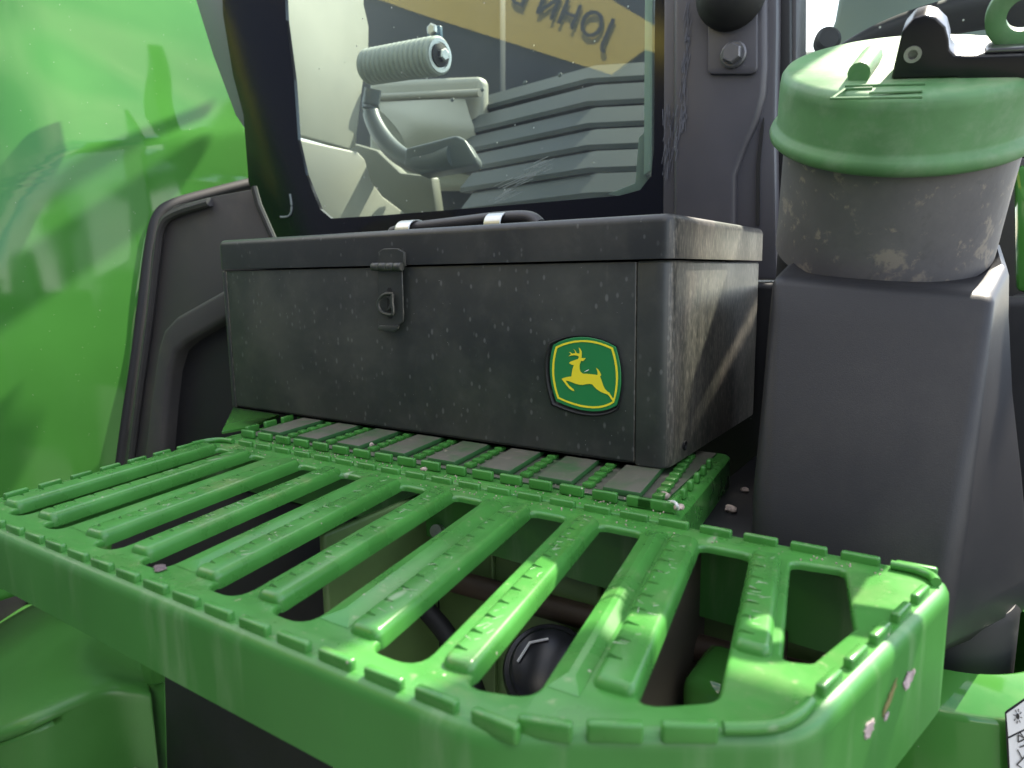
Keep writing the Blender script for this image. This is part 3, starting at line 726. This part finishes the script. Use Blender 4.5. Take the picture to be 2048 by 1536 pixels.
# ------------------------------------------------------------------ lower left tank, post, black panel
YT = -.02
def tk(px, py, y): return at(px, py, 1, y)
sec = []
bm = None
A = [tk(-60, 1195, .06), tk(60, 1185, .05), tk(180, 1205, .04), tk(250, 1270, .02), tk(285, 1320, .0)]
B = [tk(-60, 1310, -.10), tk(60, 1300, -.09), tk(150, 1300, -.07), tk(225, 1330, -.05), tk(290, 1365, -.035)]
C_ = [tk(-60, 1460, -.215), tk(50, 1425, -.185), tk(140, 1390, -.145), tk(215, 1372, -.105), tk(294, 1386, -.055)]
D_ = [tk(-60, 1500, -.225), tk(50, 1460, -.195), tk(140, 1420, -.155), tk(218, 1396, -.112), tk(296, 1400, -.060)]
E_ = [p+Vector((0, .0, -.40)) for p in D_]
rows_ = [A, B, C_, D_, E_]
g1 = [smooth_path(r_, 5) for r_ in rows_[:4]]
g2 = [smooth_path([g1[i][k] for i in range(4)], 6) for k in range(len(g1[0]))]
loops_ = [[g2[k][i] for k in range(len(g2))] for i in range(len(g2[0]))]+[[g2[k][-1]+Vector((0, 0, -.40)) for k in range(len(g2))]]
bm = loft(loops_, False, False)
tank = obj("fuel_tank", bm, cast, tractor, 70)
md = tank.modifiers.new("sub", 'SUBSURF'); md.levels = 1; md.render_levels = 1
md = tank.modifiers.new("thick", 'SOLIDIFY'); md.thickness = .006; md.offset = -1
pt = tk(43, 1331, -.118)
obj("tank_plug", lathe([(.0048, -.01), (.0048, .001), (.003, .0015)], pt, (.2, -.5, .8), 14), rubber, tank)
post = obj("support_post", prism([tk(262, 1260, -.045), tk(300, 1300, -.045), tk(326, 1318, -.045), tk(334, 1620, -.045), tk(308, 1620, -.045), tk(296, 1400, -.045)], (0, .05, 0), .003), cast, tractor)
obj("post_cap", prism([tk(300, 1270, -.05), tk(328, 1290, -.05), tk(328, 1366, -.05), tk(300, 1372, -.05)], (0, .03, 0), .002), cast, post)
obj("side_panel", prism([tk(325, 1250, -.07), tk(800, 1300, -.07), tk(800, 1700, -.07), tk(336, 1700, -.07)], (0, .02, 0), .003), black, tractor)

# ------------------------------------------------------------------ fuel filler
FC = Vector((.131, .10, .249)); FA = Vector((.1374, -.446, .895)).normalized()
def rrect(cx, cy, hx, hy, r, z, n=8, tilt=(0, 0)):
    pts = roundpoly([(cx-hx, cy-hy), (cx+hx, cy-hy), (cx+hx, cy+hy), (cx-hx, cy+hy)], r, n)
    return [Vector((p.x, p.y, z+tilt[0]*(p.x-cx)+tilt[1]*(p.y-cy))) for p in pts]
secs = []
def hsec(x0, x1, y0, y1, z, r, tl=(0, 0)): return rrect((x0+x1)/2, (y0+y1)/2, (x1-x0)/2, (y1-y0)/2, r, z, 8, tl)
def pent(fl, fr, rt, yb, r, z, tx=0., ty=0.):
    P = [fl, fr, rt, (rt[0]-.005, yb), (fl[0], yb)]
    q = roundpoly(P, [r, r*.8, r*1.5, r, r], 6); cx = (fl[0]+fr[0])/2; cy = fl[1]
    return [Vector((p.x, p.y, z+tx*(p.x-cx)+ty*(p.y-cy))) for p in q]
secs = [pent((.080, -.012), (.178, -.012), (.222, .09), .19, .018, -.094, .06, -.15), pent((.069, -.030), (.185, -.030), (.232, .09), .20, .020, -.076, .06, -.15),
        pent((.067, -.030), (.186, -.030), (.232, .10), .20, .020, -.06, .05, -.1), pent((.065, -.018), (.190, -.018), (.222, .10), .20, .017, .0),
        pent((.063, .008), (.193, .008), (.212, .11), .20, .013, .06), pent((.0605, .030), (.195, .030), (.206, .12), .20, .011, .11, -.05, .08),
        pent((.0600, .040), (.1955, .040), (.204, .12), .20, .009, .1315, -.09, .22), pent((.0615, .0425), (.194, .0425), (.2025, .12), .20, .008, .1352, -.09, .24),
        pent((.0655, .049), (.190, .049), (.199, .12), .197, .008, .1385, -.09, .26), pent((.080, .080), (.180, .080), (.188, .12), .19, .012, .141, -.09, .2)]
filler = obj("filler_housing", loft(secs), grain, tractor, 60)
filler["label"] = "black fuel filler housing with a green cap, right of the tool box"
# dark slot under the collar and collar itself
def fp(u, v, h):
    ax, e1, e2 = frame_of(FA); return FC+ax*h+e1*u+e2*v
obj("filler_seat", lathe([(.0755, -.135), (.0755, -.0955), (.070, -.093)], FC, FA, 64), rubber, filler)
obj("filler_collar", lathe([(.0755, -.094), (.0775, -.092), (.0772, -.06), (.0772, -.004), (.0772, .0)], FC, FA, 80), mudm, filler)
cap = lathe([(.0780, -.006), (.0850, -.0055), (.0876, -.003), (.0882, .001), (.0868, .0045), (.0840, .0065), (.0832, .009), (.0832, .034), (.0824, .0395), (.0800, .0428), (.076, .0440), (.040, .0446), (.001, .0446)], FC, FA, 96)
capo = obj("filler_cap", cap, capm, filler, 45)
ax_, e1_, e2_ = frame_of(FA)   # directions across the cap
# measured on the cap's top plane
def captop(px, py, h=.0448):
    d = ray(px, py); p0 = FC+FA*h; t = (p0-CAM).dot(FA)/d.dot(FA); return CAM+d*t
# moulded lines on top of the cap
for (a_, b_) in (((1660, 197), (1845, 194)), ((1690, 178), (1745, 176)), ((1690, 178), (1664, 197)), ((1738, 186), (1845, 182)), ((1690, 172), (1850, 168))):
    obj("moulded_line", tube([captop(*a_), captop(*b_)], .0009, 6, upv=(0, .3, 1)), capm, filler)
p0 = captop(1716, 160); p1 = captop(1742, 124)
obj("cap_peg", tube([p0+FA*.004, p1+FA*.004], .0070, 12, upv=FA), capm, filler)
# black latch and the green locking ring
def up(px, py, h): return captop(px, py, .0448)+FA*h
L0 = captop(1782, 158); L1 = captop(2110, 150)
ld = (L1-L0); ld -= FA*ld.dot(FA); ld.normalize(); lw = FA.cross(ld)
def lp3(u, h, wv=0): return L0+ld*u+FA*h+lw*wv
prof = [(0, 0), (.036, 0), (.038, -.0022), (.135, -.0022), (.135, .0120), (.040, .0120), (.033, .0128), (.0295, .016), (.028, .022), (.025, .029), (.019, .0345), (.013, .0365), (.007, .035), (.002, .028)]
latch = obj("cap_latch", prism([lp3(u, h) for u, h in prof], lw*.030, .0042, 4), material("latch_black", (.015, .015, .017), .28), filler, 35)
obj("latch_pin", lathe([(.0050, -.001), (.0050, .0015), (.0028, .0015), (.0028, 0)], lp3(.010, .0145), -lw, 20), steel, filler)
rc = lp3(.0645, .031, .016)
bm = bmesh.new(); n = 40
ro, ri, th = .0195, .0088, .0045
loops = []
for k in range(n):
    a_ = 2*PI*k/n; d_ = ld*math.cos(a_)+FA*math.sin(a_)
    loops.append([rc+d_*ro-lw*th, rc+d_*(ro-.0015)-lw*(th+.001), rc+d_*(ri+.0015)-lw*(th+.001), rc+d_*ri-lw*th, rc+d_*ri+lw*th, rc+d_*ro+lw*th])
loops.append(loops[0]); bm = loft(loops, False); bmesh.ops.remove_doubles(bm, verts=bm.verts, dist=1e-6)
obj("lock_ring", bm, capm, filler, 40)
obj("lock_bar", prism([lp3(.048, .012, .004), lp3(.125, .012, .004), lp3(.125, .0155, .004), lp3(.050, .0155, .004)], lw*.016, .0015), steel, filler)
# lower neck and the green base with its decal
NB = Vector((.182, .080, -.115))
obj("filler_neck", lathe([(.0450, -.10), (.0450, .030), (.042, .036)], NB, (0, -.1, 1), 48), rubber, filler)
base_prof = [(.1010, -.50), (.0995, -.036), (.0985, -.0325), (.096, -.0305), (.072, -.0215), (.069, -.0205), (.0668, -.0215), (.066, -.08), (.02, -.081)]
basec = Vector((.180, .078, -.085))
fbase = obj("filler_base", lathe(base_prof, basec, (.0, -.05, 1), 72), paint, tractor, 40)
# white instruction decal wrapped on the base
def cyl(ang, z, r=.0985):
    return Vector((basec.x+r*math.sin(ang), basec.y-r*math.cos(ang), z))
def bpx(px, py, r=.1018):
    d = ray(px, py); ox, oy = CAM.x-basec.x, CAM.y-basec.y
    A_ = d.x**2+d.y**2; B_ = 2*(ox*d.x+oy*d.y); Cc = ox*ox+oy*oy-r*r; disc = B_*B_-4*A_*Cc
    t = (-B_-math.sqrt(max(disc, 0)))/(2*A_); return CAM+d*t
def patch(pxs, m, nm, parent, r=.0992, bm=None):
    b = bmesh.new(); b.faces.new([b.verts.new(bpx(a_, b_, r)) for a_, b_ in pxs])
    return b
def wrap_obj(nm, polys, m, parent, r):
    b = bmesh.new()
    for pl in polys:
        vs = [b.verts.new(bpx(x, y, r)) for x, y in pl]; fillface(b, [vs])
    me_o = obj(nm, b, m, parent, smooth=False)
    md = me_o.modifiers.new("t", 'SOLIDIFY'); md.thickness = .0003
    return me_o
base_decal = wrap_obj("instruction_decal", [[(2010, 1425), (2014, 1421), (2048, 1398), (2060, 1390), (2060, 1560), (2018, 1560), (2014, 1500)]], inkm, fbase, .1022)
wrap_obj("decal_field", [[(2013, 1428), (2048, 1404), (2060, 1396), (2060, 1452), (2017, 1473)], [(2017, 1478), (2060, 1457), (2060, 1560), (2021, 1560)]], white, fbase, .1028)
sy = []
cxs, cys = 2036, 1433
sy.append([(cxs+3*math.cos(t*PI/6), cys+6*math.sin(t*PI/6)) for t in range(12)])
for k in range(8):
    a_ = k*PI/4+.2; c1, s1 = math.cos(a_), math.sin(a_)
    sy.append([(cxs+5*c1-.6*s1, cys+9*s1+.6*c1), (cxs+9*c1-.6*s1, cys+15*s1+.6*c1), (cxs+9*c1+.6*s1, cys+15*s1-.6*c1), (cxs+5*c1+.6*s1, cys+9*s1-.6*c1)])
for (x0, y0, x1, y1) in ((2037, 1470, 2037, 1485), (2037, 1470, 2052, 1478), (2037, 1485, 2052, 1478), (2041, 1466, 2052, 1480), (2036, 1500, 2046, 1520), (2034, 1530, 2052, 1512), (2034, 1530, 2044, 1536), (2040, 1495, 2054, 1490)):
    dx, dy = x1-x0, y1-y0; l = math.hypot(dx, dy); nx, ny = -dy/l*.9, dx/l*.9
    sy.append([(x0+nx, y0+ny), (x1+nx, y1+ny), (x1-nx, y1-ny), (x0-nx, y0-ny)])
wrap_obj("decal_symbol", sy, inkm, fbase, .1033)

# far step and grey part at the right edge
obj("far_step", prism([at(2022, 850, 1, .35), at(2030, 828, 1, .35), at(2090, 815, 1, .35), at(2090, 895, 1, .35), at(2026, 900, 1, .35)], (0, .15, 0), .004), plast, tractor)
obj("grey_side_cover", prism([at(2026, 590, 1, .40), at(2100, 590, 1, .40), at(2100, 1100, 1, .40), at(2022, 1100, 1, .40)], (0, .05, 0), .006), darkgrey, tractor)
obj("green_hood_edge", prism([at(2030, 330, 1, .42), at(2100, 330, 1, .42), at(2100, 585, 1, .42), at(2034, 585, 1, .42)], (0, .05, 0), .006), paint, tractor)
obj("hood_panel", prism([at(1985, 320, 1, .50), at(2200, 300, 1, .50), at(2200, 1200, 1, .50), at(1985, 1200, 1, .50)], (0, .05, 0), .01), darkgrey, tractor)
obj("bonnet_side", box(.03, 1.10, .32, .36, -.55, .12, .01), black, tractor)
# added blockers above the frame, shaped to shade the step, box side and fender
obj("shade_roof", prism([(-.30, .36, 1.0), (.228, .36, 1.0), (.232, .53, 1.0), (.258, .70, 1.0), (.30, .85, 1.0), (.253, .862, 1.0), (.197, .705, 1.0), (.185, .75, 1.0), (.185, 1.25, 1.0), (-.30, 1.25, 1.0)], (0, 0, .06), .01), black, tractor)  # unseen roof, outline cut to choose where the sun lands
obj("step_shade", prism([(.275, .36, 1.0), (.62, .36, 1.0), (.62, .60, 1.0), (.295, .60, 1.0), (.282, .53, 1.0)], (0, 0, .03), .01), black, tractor)  # added slab that shades the right front of the step
obj("ledge_shade", box(.262, .45, .865, 1.20, 1.0, 1.03, .005), black, tractor)  # added strip keeping sun off the tray end and ledge
SH = Vector((.15, .50, .60))     # one stretch along the sun's direction
def shade_plate(nm, pts, base, th=.0014):
    obj(nm, prism([Vector((base, y, z))+SH*(SH.y and 1) for y, z in pts], (th, 0, 0)), black, tractor)
shade_plate("box_shade_upper", [(.040, .0225), (.050, .061), (.117, .128), (.16, .172), (.30, .31), (.30, .151)], 0)  # invented plate casting the dark wedge on the box side
shade_plate("box_shade_lower", [(-.03, -.015), (.043, .019), (.256, .110), (.32, .14), (.32, .06), (.02, -.06)], 0)  # invented plate shading the box side below the thin lit stripe
def shade_bar(y0, z0, y1, z1, r_):
    sh = Vector((.27, .90, 1.08)); a_ = Vector((XF, y0, z0))+sh; b_ = Vector((XF, y1, z1))+sh
    obj("fender_shade_bar", tube([a_+(a_-b_)*.6, b_+(b_-a_)*.4], r_, 14), black, tractor)  # unseen bar put in to cast a diagonal band on the fender
shade_bar(-.005, .235, .234, .360, .009)
shade_bar(-.087, .068, .114, .171, .021)

# ------------------------------------------------------------------ tool box
W, D, H, HS = .53, .25, .1895, .1573
tb = setp(empty("tool_box", (-W/2, D/2, 0)), "black steel tool box with a round-cornered lid, standing on the green tray", "tool box")
plan = roundpoly([(-W, 0), (-W+.0085, 0), (-W+.0085, .0030), (-.0263, .0030), (-.0263, 0), (0, 0), (0, D), (-W, D)], [.006, .0004, 0, 0, .0006, .012, .012, .012], 8)
plan = ccw(plan)
zs_ = [(.0016, 0), (.0004, .0008), (0, .0022), (0, HS-.0030), (.0005, HS-.0016), (.0014, HS-.0008)]
body = obj("box_body", loft([[Vector((p.x, p.y, z)) for p in inset(plan, d_)] for d_, z in zs_]), blackbox, tb, 40)
obj("front_panel", box(-W+.0095, -.0274, 0, .004, .0030, HS-.0012, .0009, 3), blackbox, tb)
b = bmesh.new(); bmesh.ops.create_cube(b, size=1)
for v in b.verts: v.co = Vector((-W-.0022+(v.co.x+.5)*(W+.0044), -.0024+(v.co.y+.5)*(D+.0048), HS+.0004+(v.co.z+.5)*(H-HS)))
bevel(b, .010, 5, edges=[e for e in b.edges if abs(e.verts[0].co.z-e.verts[1].co.z) > .01])
bevel(b, .0065, 5, edges=[e for e in b.edges if e.calc_face_angle(0) > .6 and min(e.verts[0].co.z, e.verts[1].co.z) > H-.002])
lid = obj("lid", b, blacklid, tb, 40)
hp = at(1371, 891, 0, .0012)
obj("drain_hole", lathe([(.0038, -.001), (.0038, .0003), (.0030, .0004), (.0028, -.001)], (.0011, hp.y, hp.z), (1, 0, 0), 20), rubber, tb)
# latch
def lt(zx, zy, y): return at(700+zx/4.876, 400+zy/4.876, 1, y)
latchp = setp(empty("latch", lt(390, 800, 0), tb))
obj("upper_leaf", prism([lt(a_, b_, -.0052) for a_, b_ in ((268, 650), (270, 512), (330, 474), (460, 472), (526, 512), (526, 650))], (0, .004, 0), .0004, 1), blackbox, latchp)
obj("hasp_leaf", prism([lt(a_, b_, -.0058) for a_, b_ in ((268, 680), (505, 690), (514, 900), (520, 1150), (515, 1190), (482, 1212), (455, 1262), (418, 1288), (335, 1272), (268, 1268), (268, 1230), (280, 1195), (268, 1150))], (0, .0016, 0), .0005, 1), blackbox, latchp)
obj("hasp_lip", prism([lt(a_, b_, -.0082) for a_, b_ in ((275, 1225), (470, 1225), (455, 1262), (418, 1288), (335, 1274), (272, 1266))], (0, .0030, 0), .0008, 2), blackbox, latchp)
h0 = lt(218, 652, -.0075); h1 = lt(508, 652, -.0075); hl = (h1-h0)
for i in range(4):
    aa = h0+hl*(i/4+.006); bb = h0+hl*((i+1)/4-.006)
    obj("hinge_knuckle", lathe([(.0034, 0), (.0039, .0006), (.0039, (bb-aa).length-.0006), (.0034, (bb-aa).length)], aa, bb-aa, 20), blackbox, latchp)
obj("hasp_slot", prism([lt(a_, b_, -.0061) for a_, b_ in ((362, 1140), (362, 875), (372, 855), (398, 855), (408, 875), (412, 1140), (400, 1162), (378, 1160))], (0, .0004, 0)), rubber, latchp)
dpts = [lt(412, 915, -.0095), lt(350, 915, -.0095), lt(300, 950, -.0095), lt(274, 1010, -.0095), lt(290, 1070, -.0095), lt(335, 1108, -.0095), lt(415, 1112, -.0095), lt(412, 1000, -.0095)]
obj("staple_ring", tube(smooth_path(dpts+[dpts[0]], 4), .0016, 8, upv=(0, 1, 0)), blackbox, latchp)
obj("staple_tongue", prism([lt(a_, b_, -.0100) for a_, b_ in ((345, 940), (400, 940), (405, 1000), (395, 1060), (350, 1085), (385, 1020), (380, 965))], (0, .003, 0), .0005, 1), blackbox, latchp)
# carrying handle with two bright clips
hy = .075
hz = H
hb = [at(787, 464, 1, hy), at(812, 457, 1, hy), at(870, 450, 1, hy), at(930, 443, 1, hy), at(990, 436, 1, hy), at(1045, 433, 1, hy), at(1066, 437, 1, hy), at(1079, 448, 1, hy)]
handle = obj("handle", tube(smooth_path(hb, 5), .0056, 14, flat=1.5, upv=(0, 0, 1)), darkgrey, tb)
for (xa, xb) in ((800, 846), (978, 1026)):
    cxm = (at(xa, 445, 1, hy).x+at(xb, 445, 1, hy).x)/2; wv = .019
    zt = at((xa+xb)/2, 442 if xa < 900 else 427, 1, hy).z
    L_ = []
    for k in range(13):
        a_ = PI*k/12; L_.append((hy-.016*math.cos(a_), H-.001+(zt-H+.002)*math.sin(a_)**.6 if 0 < k < 12 else H-.003))
    loops = []
    for x in (cxm-wv/2, cxm-wv/2+.001, cxm+wv/2-.001, cxm+wv/2): loops.append([Vector((x, y, z)) for y, z in L_])
    bm = loft(loops, False, False)
    o = obj("handle_clip", bm, chrome, tb, 60); md = o.modifiers.new("t", 'SOLIDIFY'); md.thickness = .0014
# badge
def bd(zx, zy, y): return at(1060+zx/6.983, 640+zy/6.983, 1, y)
def arcs(cor, mid, k=9):
    o_ = []
    for i in range(4):
        a_ = Vector(cor[i]); c_ = Vector(cor[(i+1) % 4]); m_ = Vector(mid[i]); ctl = 2*m_-.5*(a_+c_)
        for j in range(k):
            t = j/k; o_.append(a_*(1-t)**2+ctl*2*t*(1-t)+c_*t*t)
    return o_
sh = arcs([(325, 345), (1192, 372), (1207, 1192), (362, 1135)], [(745, 238), (1270, 790), (845, 1277), (275, 715)])
bo_ = arcs([(358, 372), (1157, 387), (1172, 1155), (385, 1096)], [(755, 281), (1228, 780), (838, 1232), (310, 735)])
bi_ = arcs([(382, 390), (1134, 408), (1155, 1134), (405, 1080)], [(758, 307), (1200, 780), (836, 1205), (336, 735)])
rec = [Vector(((p.x-765)*1.11+745, (p.y-760)*1.10+780)) for p in sh]
rec2 = [Vector(((p.x-765)*1.02+752, (p.y-760)*1.02+770)) for p in sh]
badge = setp(empty("badge", bd(765, 760, 0), tb))
l0 = [bd(p.x, p.y, -.0009) for p in rec]; l1 = [bd((p.x*.6+q.x*.4), (p.y*.6+q.y*.4), -.0028) for p, q in zip(rec, rec2)]; l2 = [bd(p.x, p.y, -.0013) for p in rec2]
obj("badge_bezel", loft([l0, l1, l2], False), black, badge, 70)
obj("badge_field", prism([bd(p.x, p.y, -.0030) for p in sh], (0, .0020, 0), .0003, 1), badgeg, badge)
bm = bmesh.new(); fillface(bm, [[bm.verts.new(bd(p.x, p.y, -.0033)) for p in bo_], [bm.verts.new(bd(p.x, p.y, -.0033)) for p in bi_]])
o = obj("badge_outline", bm, yellow, badge, smooth=False); md = o.modifiers.new("t", 'SOLIDIFY'); md.thickness = .0002
prism([bd(750, 728, -.0037), bd(790, 702, -.0037), bd(822, 690, -.0037), bd(820, 700, -.0037), bd(792, 716, -.0037)], (0, .0002, 0), bm=(sb := bmesh.new()))
obj("badge_scratch", sb, white, badge, smooth=False)
deer = [(545, 598), (572, 578), (620, 562), (668, 545), (681, 522), (676, 506), (655, 497), (612, 492), (572, 498), (538, 508), (556, 490), (572, 478), (563, 462), (543, 450), (562, 451), (574, 460), (585, 472), (610, 466), (632, 464), (628, 440), (608, 407), (630, 428), (643, 446), (648, 464), (670, 465), (690, 470), (693, 440), (688, 412), (679, 384), (703, 406), (720, 440), (722, 480), (716, 528), (742, 534), (778, 531), (760, 556), (741, 573), (712, 570), (700, 600), (691, 640), (692, 688), (706, 726), (738, 750), (800, 752), (870, 758), (942, 770), (944, 730), (935, 697), (919, 667), (948, 688), (974, 724), (994, 772), (975, 788), (990, 822), (1004, 864), (1020, 914), (1050, 970), (1085, 1004), (1104, 1010), (1130, 1055), (1166, 1108), (1158, 1136), (1144, 1118), (1108, 1066), (1086, 1041), (1040, 1025), (980, 1000), (930, 966), (895, 930), (870, 900), (830, 892), (790, 894), (740, 906), (690, 903), (640, 892), (580, 868), (530, 850), (497, 848), (512, 872), (545, 914), (578, 944), (605, 964), (618, 993), (588, 984), (550, 960), (512, 916), (482, 876), (460, 846), (441, 822), (470, 808), (520, 796), (578, 788), (582, 750), (590, 700), (600, 660), (613, 632), (590, 626), (560, 612)]
bm = bmesh.new(); fillface(bm, [[bm.verts.new(bd(a_, b_, -.0035)) for a_, b_ in deer]])
o = obj("leaping_deer", bm, yellow, badge, smooth=False); md = o.modifiers.new("t", 'SOLIDIFY'); md.thickness = .0002

# ------------------------------------------------------------------ grit lying about
def pebble(px, py, z, s, m=stone, lab=None, cat="pebble", grp=None, flat=.7, name="pebble", elong=1):
    p = at(px, py, 2, z); bm = bmesh.new(); bmesh.ops.create_icosphere(bm, subdivisions=2, radius=1)
    rr = random.Random(int(px*7+py))
    ph = [rr.uniform(0, 6) for _ in range(6)]
    for v in bm.verts:
        k = 1+.18*math.sin(3*v.co.x+ph[0])*math.sin(3*v.co.y+ph[1])+.12*math.sin(6*v.co.z+ph[2]+4*v.co.x)
        v.co = Vector((v.co.x*s*k*elong, v.co.y*s*k, (v.co.z*flat*k+flat*.7)*s))
    o = obj(name, bm, m, None, 70); o.location = p; o.rotation_euler = (0, 0, rr.uniform(0, 3)); setp(o, lab, cat, grp); return o
GG = "pebbles lying on the tray and ledge"
pebble(741, 893, -.0055, .0035, lab="small pale pebble on the tray under the middle of the tool box", grp=GG)
pebble(890, 914, -.0055, .0042, lab="largest pale pebble on the tray, below the middle of the tool box front", grp=GG)
pebble(848, 941, ZP, .0025, lab="tiny brown pebble in the groove between tray and step", grp=GG)
pebble(1328, 996, -.0055, .0036, lab="brown pebble beside the white husk at the tray corner", grp=GG)
pebble(1356, 1019, ZP, .0036, lab="angular brown crumb under the white husk at the tray corner", grp=GG)
pebble(1462, 1024, -.034, .0048, lab="brown pebble on the black ledge left of the filler housing", grp=GG)
pebble(1490, 984, -.034, .0036, lab="pale pebble against the lower edge of the filler housing", grp=GG)
pebble(320, 1138, ZP, .0034, mudc, "dark mud crumb at the front end of a step slot", "mud crumb", None, .3, "mud_crumb", 1.6)
hk = smooth_path([at(1337, 1004, 2, ZP+.002), at(1348, 1004, 2, ZP+.006), at(1354, 1010, 2, ZP+.007), at(1356, 1018, 2, ZP+.003)], 4)
setp(obj("husk", tube(hk, .0010, 8), white), "curled white husk at the right front corner of the tray", "husk")
bm = bmesh.new(); rs = random.Random(11)
for i in range(420):
    row = rs.random()
    if row < .45: x = rs.uniform(-.40, .03); y = rs.uniform(-.099, -.082)
    elif row < .7: x = rs.uniform(-.39, .16); y = rs.uniform(-.118, -.108)
    else: x = rs.uniform(-.40, .0); y = rs.uniform(-.07, -.02)
    s = rs.uniform(.0003, .0009); z = ZP if row < .7 else -.0050
    m_ = Matrix.Translation((x, y, z+s*.3)) @ Matrix.Rotation(rs.uniform(0, 6), 4, 'Z')
    bmesh.ops.create_cube(bm, size=s, matrix=m_)
o = obj("grit", bm, stone, None, smooth=False); setp(o, "fine pale grit scattered along the tray groove", kind="stuff")

# ------------------------------------------------------------------ machine parked opposite, seen only as a reflection in the pane
YM = -2.2; YV = 2*YG-YM
def mv(px, py, dy=0):
    p = at(px, py, 1, YV); return Vector((p.x, YM+dy, p.z))
mach = setp(empty("parked_machine", (-2.5, -2.4, -1.25)), "dark machine side with a yellow lettered stripe, mirrored in the cab window", "machine")
obj("machine_side", box(-7.0, 1.2, YM-.9, YM-.02, -.9, 2.6, .05), navy, mach)
obj("machine_stripe", prism([mv(500, -90, .01), mv(840, 28, .01), mv(1224, 150, .01), mv(1290, 100, .01), mv(1460, 150, .01), mv(1460, 120, .01), mv(1327, 62, .01), mv(1224, 0, .01), mv(1000, -140, .01)], (0, -.02, 0)), stripem, mach, smooth=False)
cu = bpy.data.curves.new("lettering", 'FONT'); cu.body = "JOHN D"; cu.size = 1; cu.extrude = .006; cu.space_character = 1.12
to = bpy.data.objects.new("lettering", cu); COL.objects.link(to)
# baseline runs through the feet of the mirrored letters
B0 = mv(1218, 92, .03); B1 = mv(1082, 32, .03); T0 = mv(1188, 20, .03)
bx = (B1-B0); hgt = abs((T0-B0).dot((Vector((0, 1, 0)).cross(bx.normalized()))))
ux = bx.normalized(); nrm = Vector((0, 1, 0)); uy = nrm.cross(ux)
if uy.z < 0: uy = -uy
sc_ = hgt/.70
Mt = Matrix((ux*sc_, uy*sc_, nrm)).transposed().to_4x4(); Mt.translation = B0
to.matrix_world = Mt; dg_ = bpy.context.evaluated_depsgraph_get()
tm = bpy.data.meshes.new_from_object(to.evaluated_get(dg_)); bpy.data.objects.remove(to); tm.materials.clear(); tm.materials.append(navy)
to = bpy.data.objects.new("lettering", tm); COL.objects.link(to)
to.parent = mach; to.matrix_parent_inverse = mach.matrix_world.inverted(); to.matrix_basis = Mt
